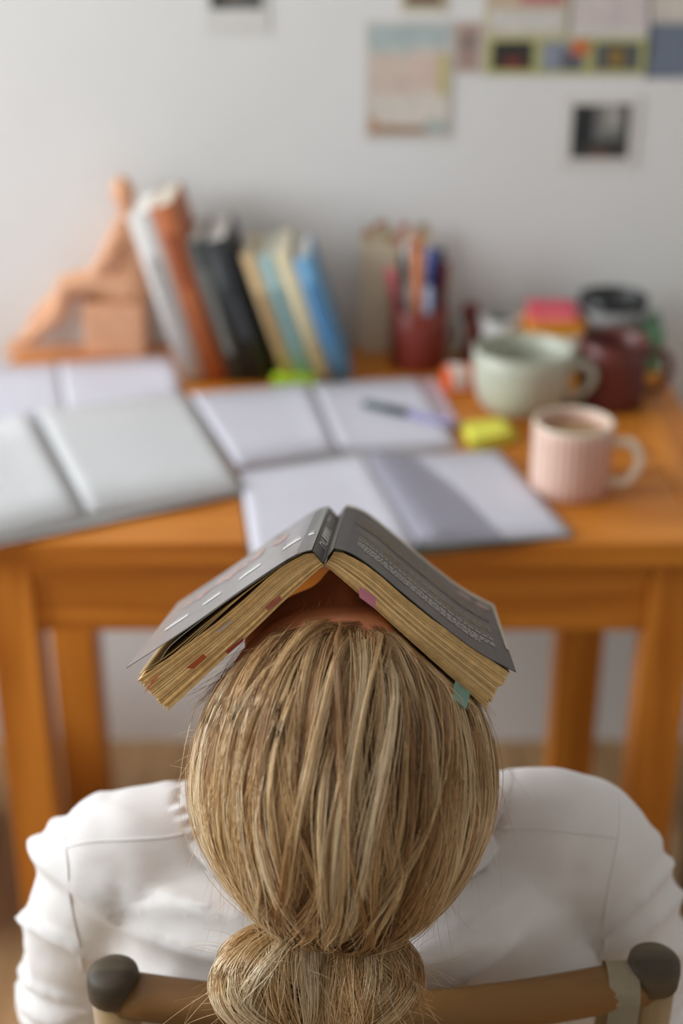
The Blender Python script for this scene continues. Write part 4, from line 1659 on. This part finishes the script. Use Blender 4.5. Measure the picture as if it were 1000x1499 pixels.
def half(sp_top, sp_bot, out_top, out_bot, bow_px, seed, sheets=38):
    """pages of one half: pixel corners of the near end"""
    r = random.Random(seed)
    a0, a1 = Vector(sp_bot), Vector(sp_top)
    b0, b1 = Vector(out_bot), Vector(out_top)
    bmA, bmB = bmesh.new(), bmesh.new()
    gap = 0.0
    for k in range(sheets):
        f = k / sheets
        f2 = (k + (.96 if r.random() < .6 else .62)) / sheets
        jit = r.uniform(-.012, .006)
        near = r.uniform(-.0006, .0006)

        def prof(ff):
            pts = []
            for u in (0, .05, .11, .18, .27, .4, .55, .75, 1.0 + jit):
                p = a0.lerp(a1, ff).lerp(b0.lerp(b1, ff), u)
                nn = Vector((0, -1))
                hump = math.exp(-((u - .20) / .20) ** 2) * bow_px * (.15 + .85 * ff)
                p = p + nn * hump * (1 if u > 0 else 0)
                pts.append(bp(p.x, p.y))
            return pts
        lo, hi = prof(f), prof(f2)
        extrude_profile(bmA if r.random() < .7 else bmB, lo, .001 + near, BL - .002 + near, [h - l for l, h in zip(lo, hi)])
    from_bm('page_block', bmA, M_PEDGE, bk)
    from_bm('page_block', bmB, M_PEDGE2, bk)


half((459, 810), (474, 828), (201, 996), (245, 1042), 14, 1)
half((489, 808), (476, 828), (747, 986), (712, 1037), 13, 2)


def cover(name, pix, th, m, s0, s1, n=16):
    a = strip_pts(pix, n)
    pts = [bp(x, y) for x, y in a]
    offs = []
    for i in range(n):
        d = (pts[min(i + 1, n - 1)] - pts[max(i - 1, 0)]).normalized()
        nn = d.cross(BS)
        if nn.z < 0:
            nn = -nn
        offs.append(nn * th)
    bm = bmesh.new()
    extrude_profile(bm, pts, s0, s1, offs)
    return from_bm(name, bm, m, bk), pts, offs


cf, fpts, foff = cover('front_cover', [(457, 805), (445, 808), (421, 819), (355, 863), (302, 901), (252, 935), (186, 978)], .0005, M_FRONT, -.001, BL)
cb, bpts, boff = cover('back_cover', [(489, 803), (511, 809), (540, 827), (588, 867), (639, 909), (697, 953), (755, 984)], .0005, M_BACK, -.001, BL)
# creased spine: a sunken V between the covers
cs, spts, soff = cover('spine', [(457, 806), (466, 816), (473.5, 823), (481, 814), (489, 804)], .0005, M_SPINE, -.001, BL, 13)
for k_, (ex, ey, mm2) in enumerate(((203, 989, M_PEDGE), (214, 984, M_PEDGE2), (206, 992, M_PEDGE))):
    f_ = (.3, .55, .8)[k_]
    base = [(430, 817), (361, 866), (302, 910), (252, 950)]
    dn = [0, 2, 12, 20]
    cover('loose_leaf', [(x_, y_ + d_ * f_) for (x_, y_), d_ in zip(base, dn)] + [(ex, ey)], .0003, mm2, .002, BL - .003)
# a loose white leaf curling below the front cover
cover('loose_leaf', [(440, 812), (400, 836), (340, 876), (285, 917), (248, 948), (233, 970)], .0003, M_PGW, .003, BL - .004)


def on_cover(pts, offs, u, s, lift=.0004):
    """u 0..1 from the spine outwards, s metres along the spine"""
    x = u * (len(pts) - 1)
    i = min(int(x), len(pts) - 2)
    f = x - i
    o = offs[i].normalized()
    return pts[i].lerp(pts[i + 1], f) + offs[i] + o * lift + BS * s


def patch(bm, pts, offs, u0, u1, s0, s1, lift=.0004, n=4):
    lo = [bm.verts.new(on_cover(pts, offs, u0 + (u1 - u0) * k / n, s0, lift)) for k in range(n + 1)]
    hi = [bm.verts.new(on_cover(pts, offs, u0 + (u1 - u0) * k / n, s1, lift)) for k in range(n + 1)]
    for k in range(n):
        bm.faces.new((lo[k], lo[k + 1], hi[k + 1], hi[k]))


# front cover: a column of tall white letters and faint red print
bm = bmesh.new()
for u in (.10, .29, .47, .66, .83):
    patch(bm, fpts, foff, u, u + .095, .058, .064)
    patch(bm, fpts, foff, u + .010, u + .085, .070, .0715)
from_bm('cover_lettering', bm, M_PRW, cf)
bm = bmesh.new()
rr = random.Random(3)
for k in range(16):
    u = rr.uniform(.25, .9)
    patch(bm, fpts, foff, u, u + rr.uniform(.02, .06), .105 + rr.uniform(0, .025), .132 + rr.uniform(0, .02), .0003)
from_bm('cover_print', bm, M_PRR, cf)
# back cover: rows of small type, a gold paragraph, a picture band
bm = bmesh.new()
bg_ = bmesh.new()
for row in range(12):
    s = .028 + row * .0054
    u = .22 + (.06 if row == 0 else 0)
    end = .93 if row > 1 else .86
    if row in (4, 8):
        continue
    while u < end:
        L = rr.uniform(.008, .030)
        patch(bm if row < 6 else bg_, bpts, boff, u, min(u + L, end), s, s + .0022, .0004, 1)
        u += L + .007
from_bm('cover_lettering', bm, mat('print_pale', srgb(196, 194, 186), .5), cb)
from_bm('cover_lettering', bg_, M_PRG, cb)
bm = bmesh.new()
patch(bm, bpts, boff, .16, .94, .110, .150, .0003, 12)
from_bm('cover_picture', bm, mat('print_brown', srgb(92, 82, 66), .5, .35, 260), cb)
bm = bmesh.new()
for u0, u1 in ((.80, .86), (.89, .96)):
    patch(bm, bpts, boff, u0, u1, .150, .160, .0005, 3)
from_bm('cover_print', bm, M_PRR, cb)
bm = bmesh.new()
patch(bm, bpts, boff, .0, 1.0, BL - .012, BL - .0002, .0003, 14)
patch(bm, bpts, boff, .985, 1.0, .05, BL, .0003, 1)
from_bm('worn_edge', bm, M_WORN, cb)
# spine lettering: short strokes across the left slope
bm = bmesh.new()
s = .035
while s < .165:
    h = rr.uniform(.004, .009)
    patch(bm, spts, soff, .10, .40, s, s + h * .35, .0003, 3)
    if rr.random() < .6:
        patch(bm, spts, soff, .10 if rr.random() < .5 else .34, .16 if rr.random() < .5 else .40, s, s + h, .0003, 2)
    s += h + .003
from_bm('spine_lettering', bm, M_PRW, cs)

# page tabs
def tab(pix, col, label, out=0.0):
    bm = bmesh.new()
    pts = [on_plane(x, y, BN + BS * (-.0012 - (out if k_ > 1 else 0)), BS) for k_, (x, y) in enumerate(pix)]
    f = bm.faces.new([bm.verts.new(p) for p in pts])
    bmesh.ops.solidify(bm, geom=[f], thickness=.0003)
    o = from_bm('page_tab', bm, mat('tab_%d_%d_%d' % col, srgb(*col), .6), bk)
    o['label'] = label


tab([(526, 858), (551, 875), (549, 891), (526, 874)], (224, 160, 178), 'pink page tab', .008)
tab([(667, 996), (689, 1014), (682, 1038), (660, 1019)], (166, 206, 192), 'mint green page tab', .022)
tab([(236, 985), (219, 1006), (209, 1017), (224, 995)], (224, 140, 104), 'orange page tab')
tab([(388, 889), (410, 871), (412, 878), (392, 894)], (196, 116, 100), 'dusty red page tab')
tab([(330, 954), (357, 933), (356, 939), (334, 957)], (178, 76, 62), 'dark red page tab')
tab([(272, 978), (297, 957), (303, 962), (284, 979)], (196, 108, 60), 'rust orange page tab')
tab([(318, 924), (340, 906), (341, 908), (321, 926)], (200, 200, 206), 'white page tab')
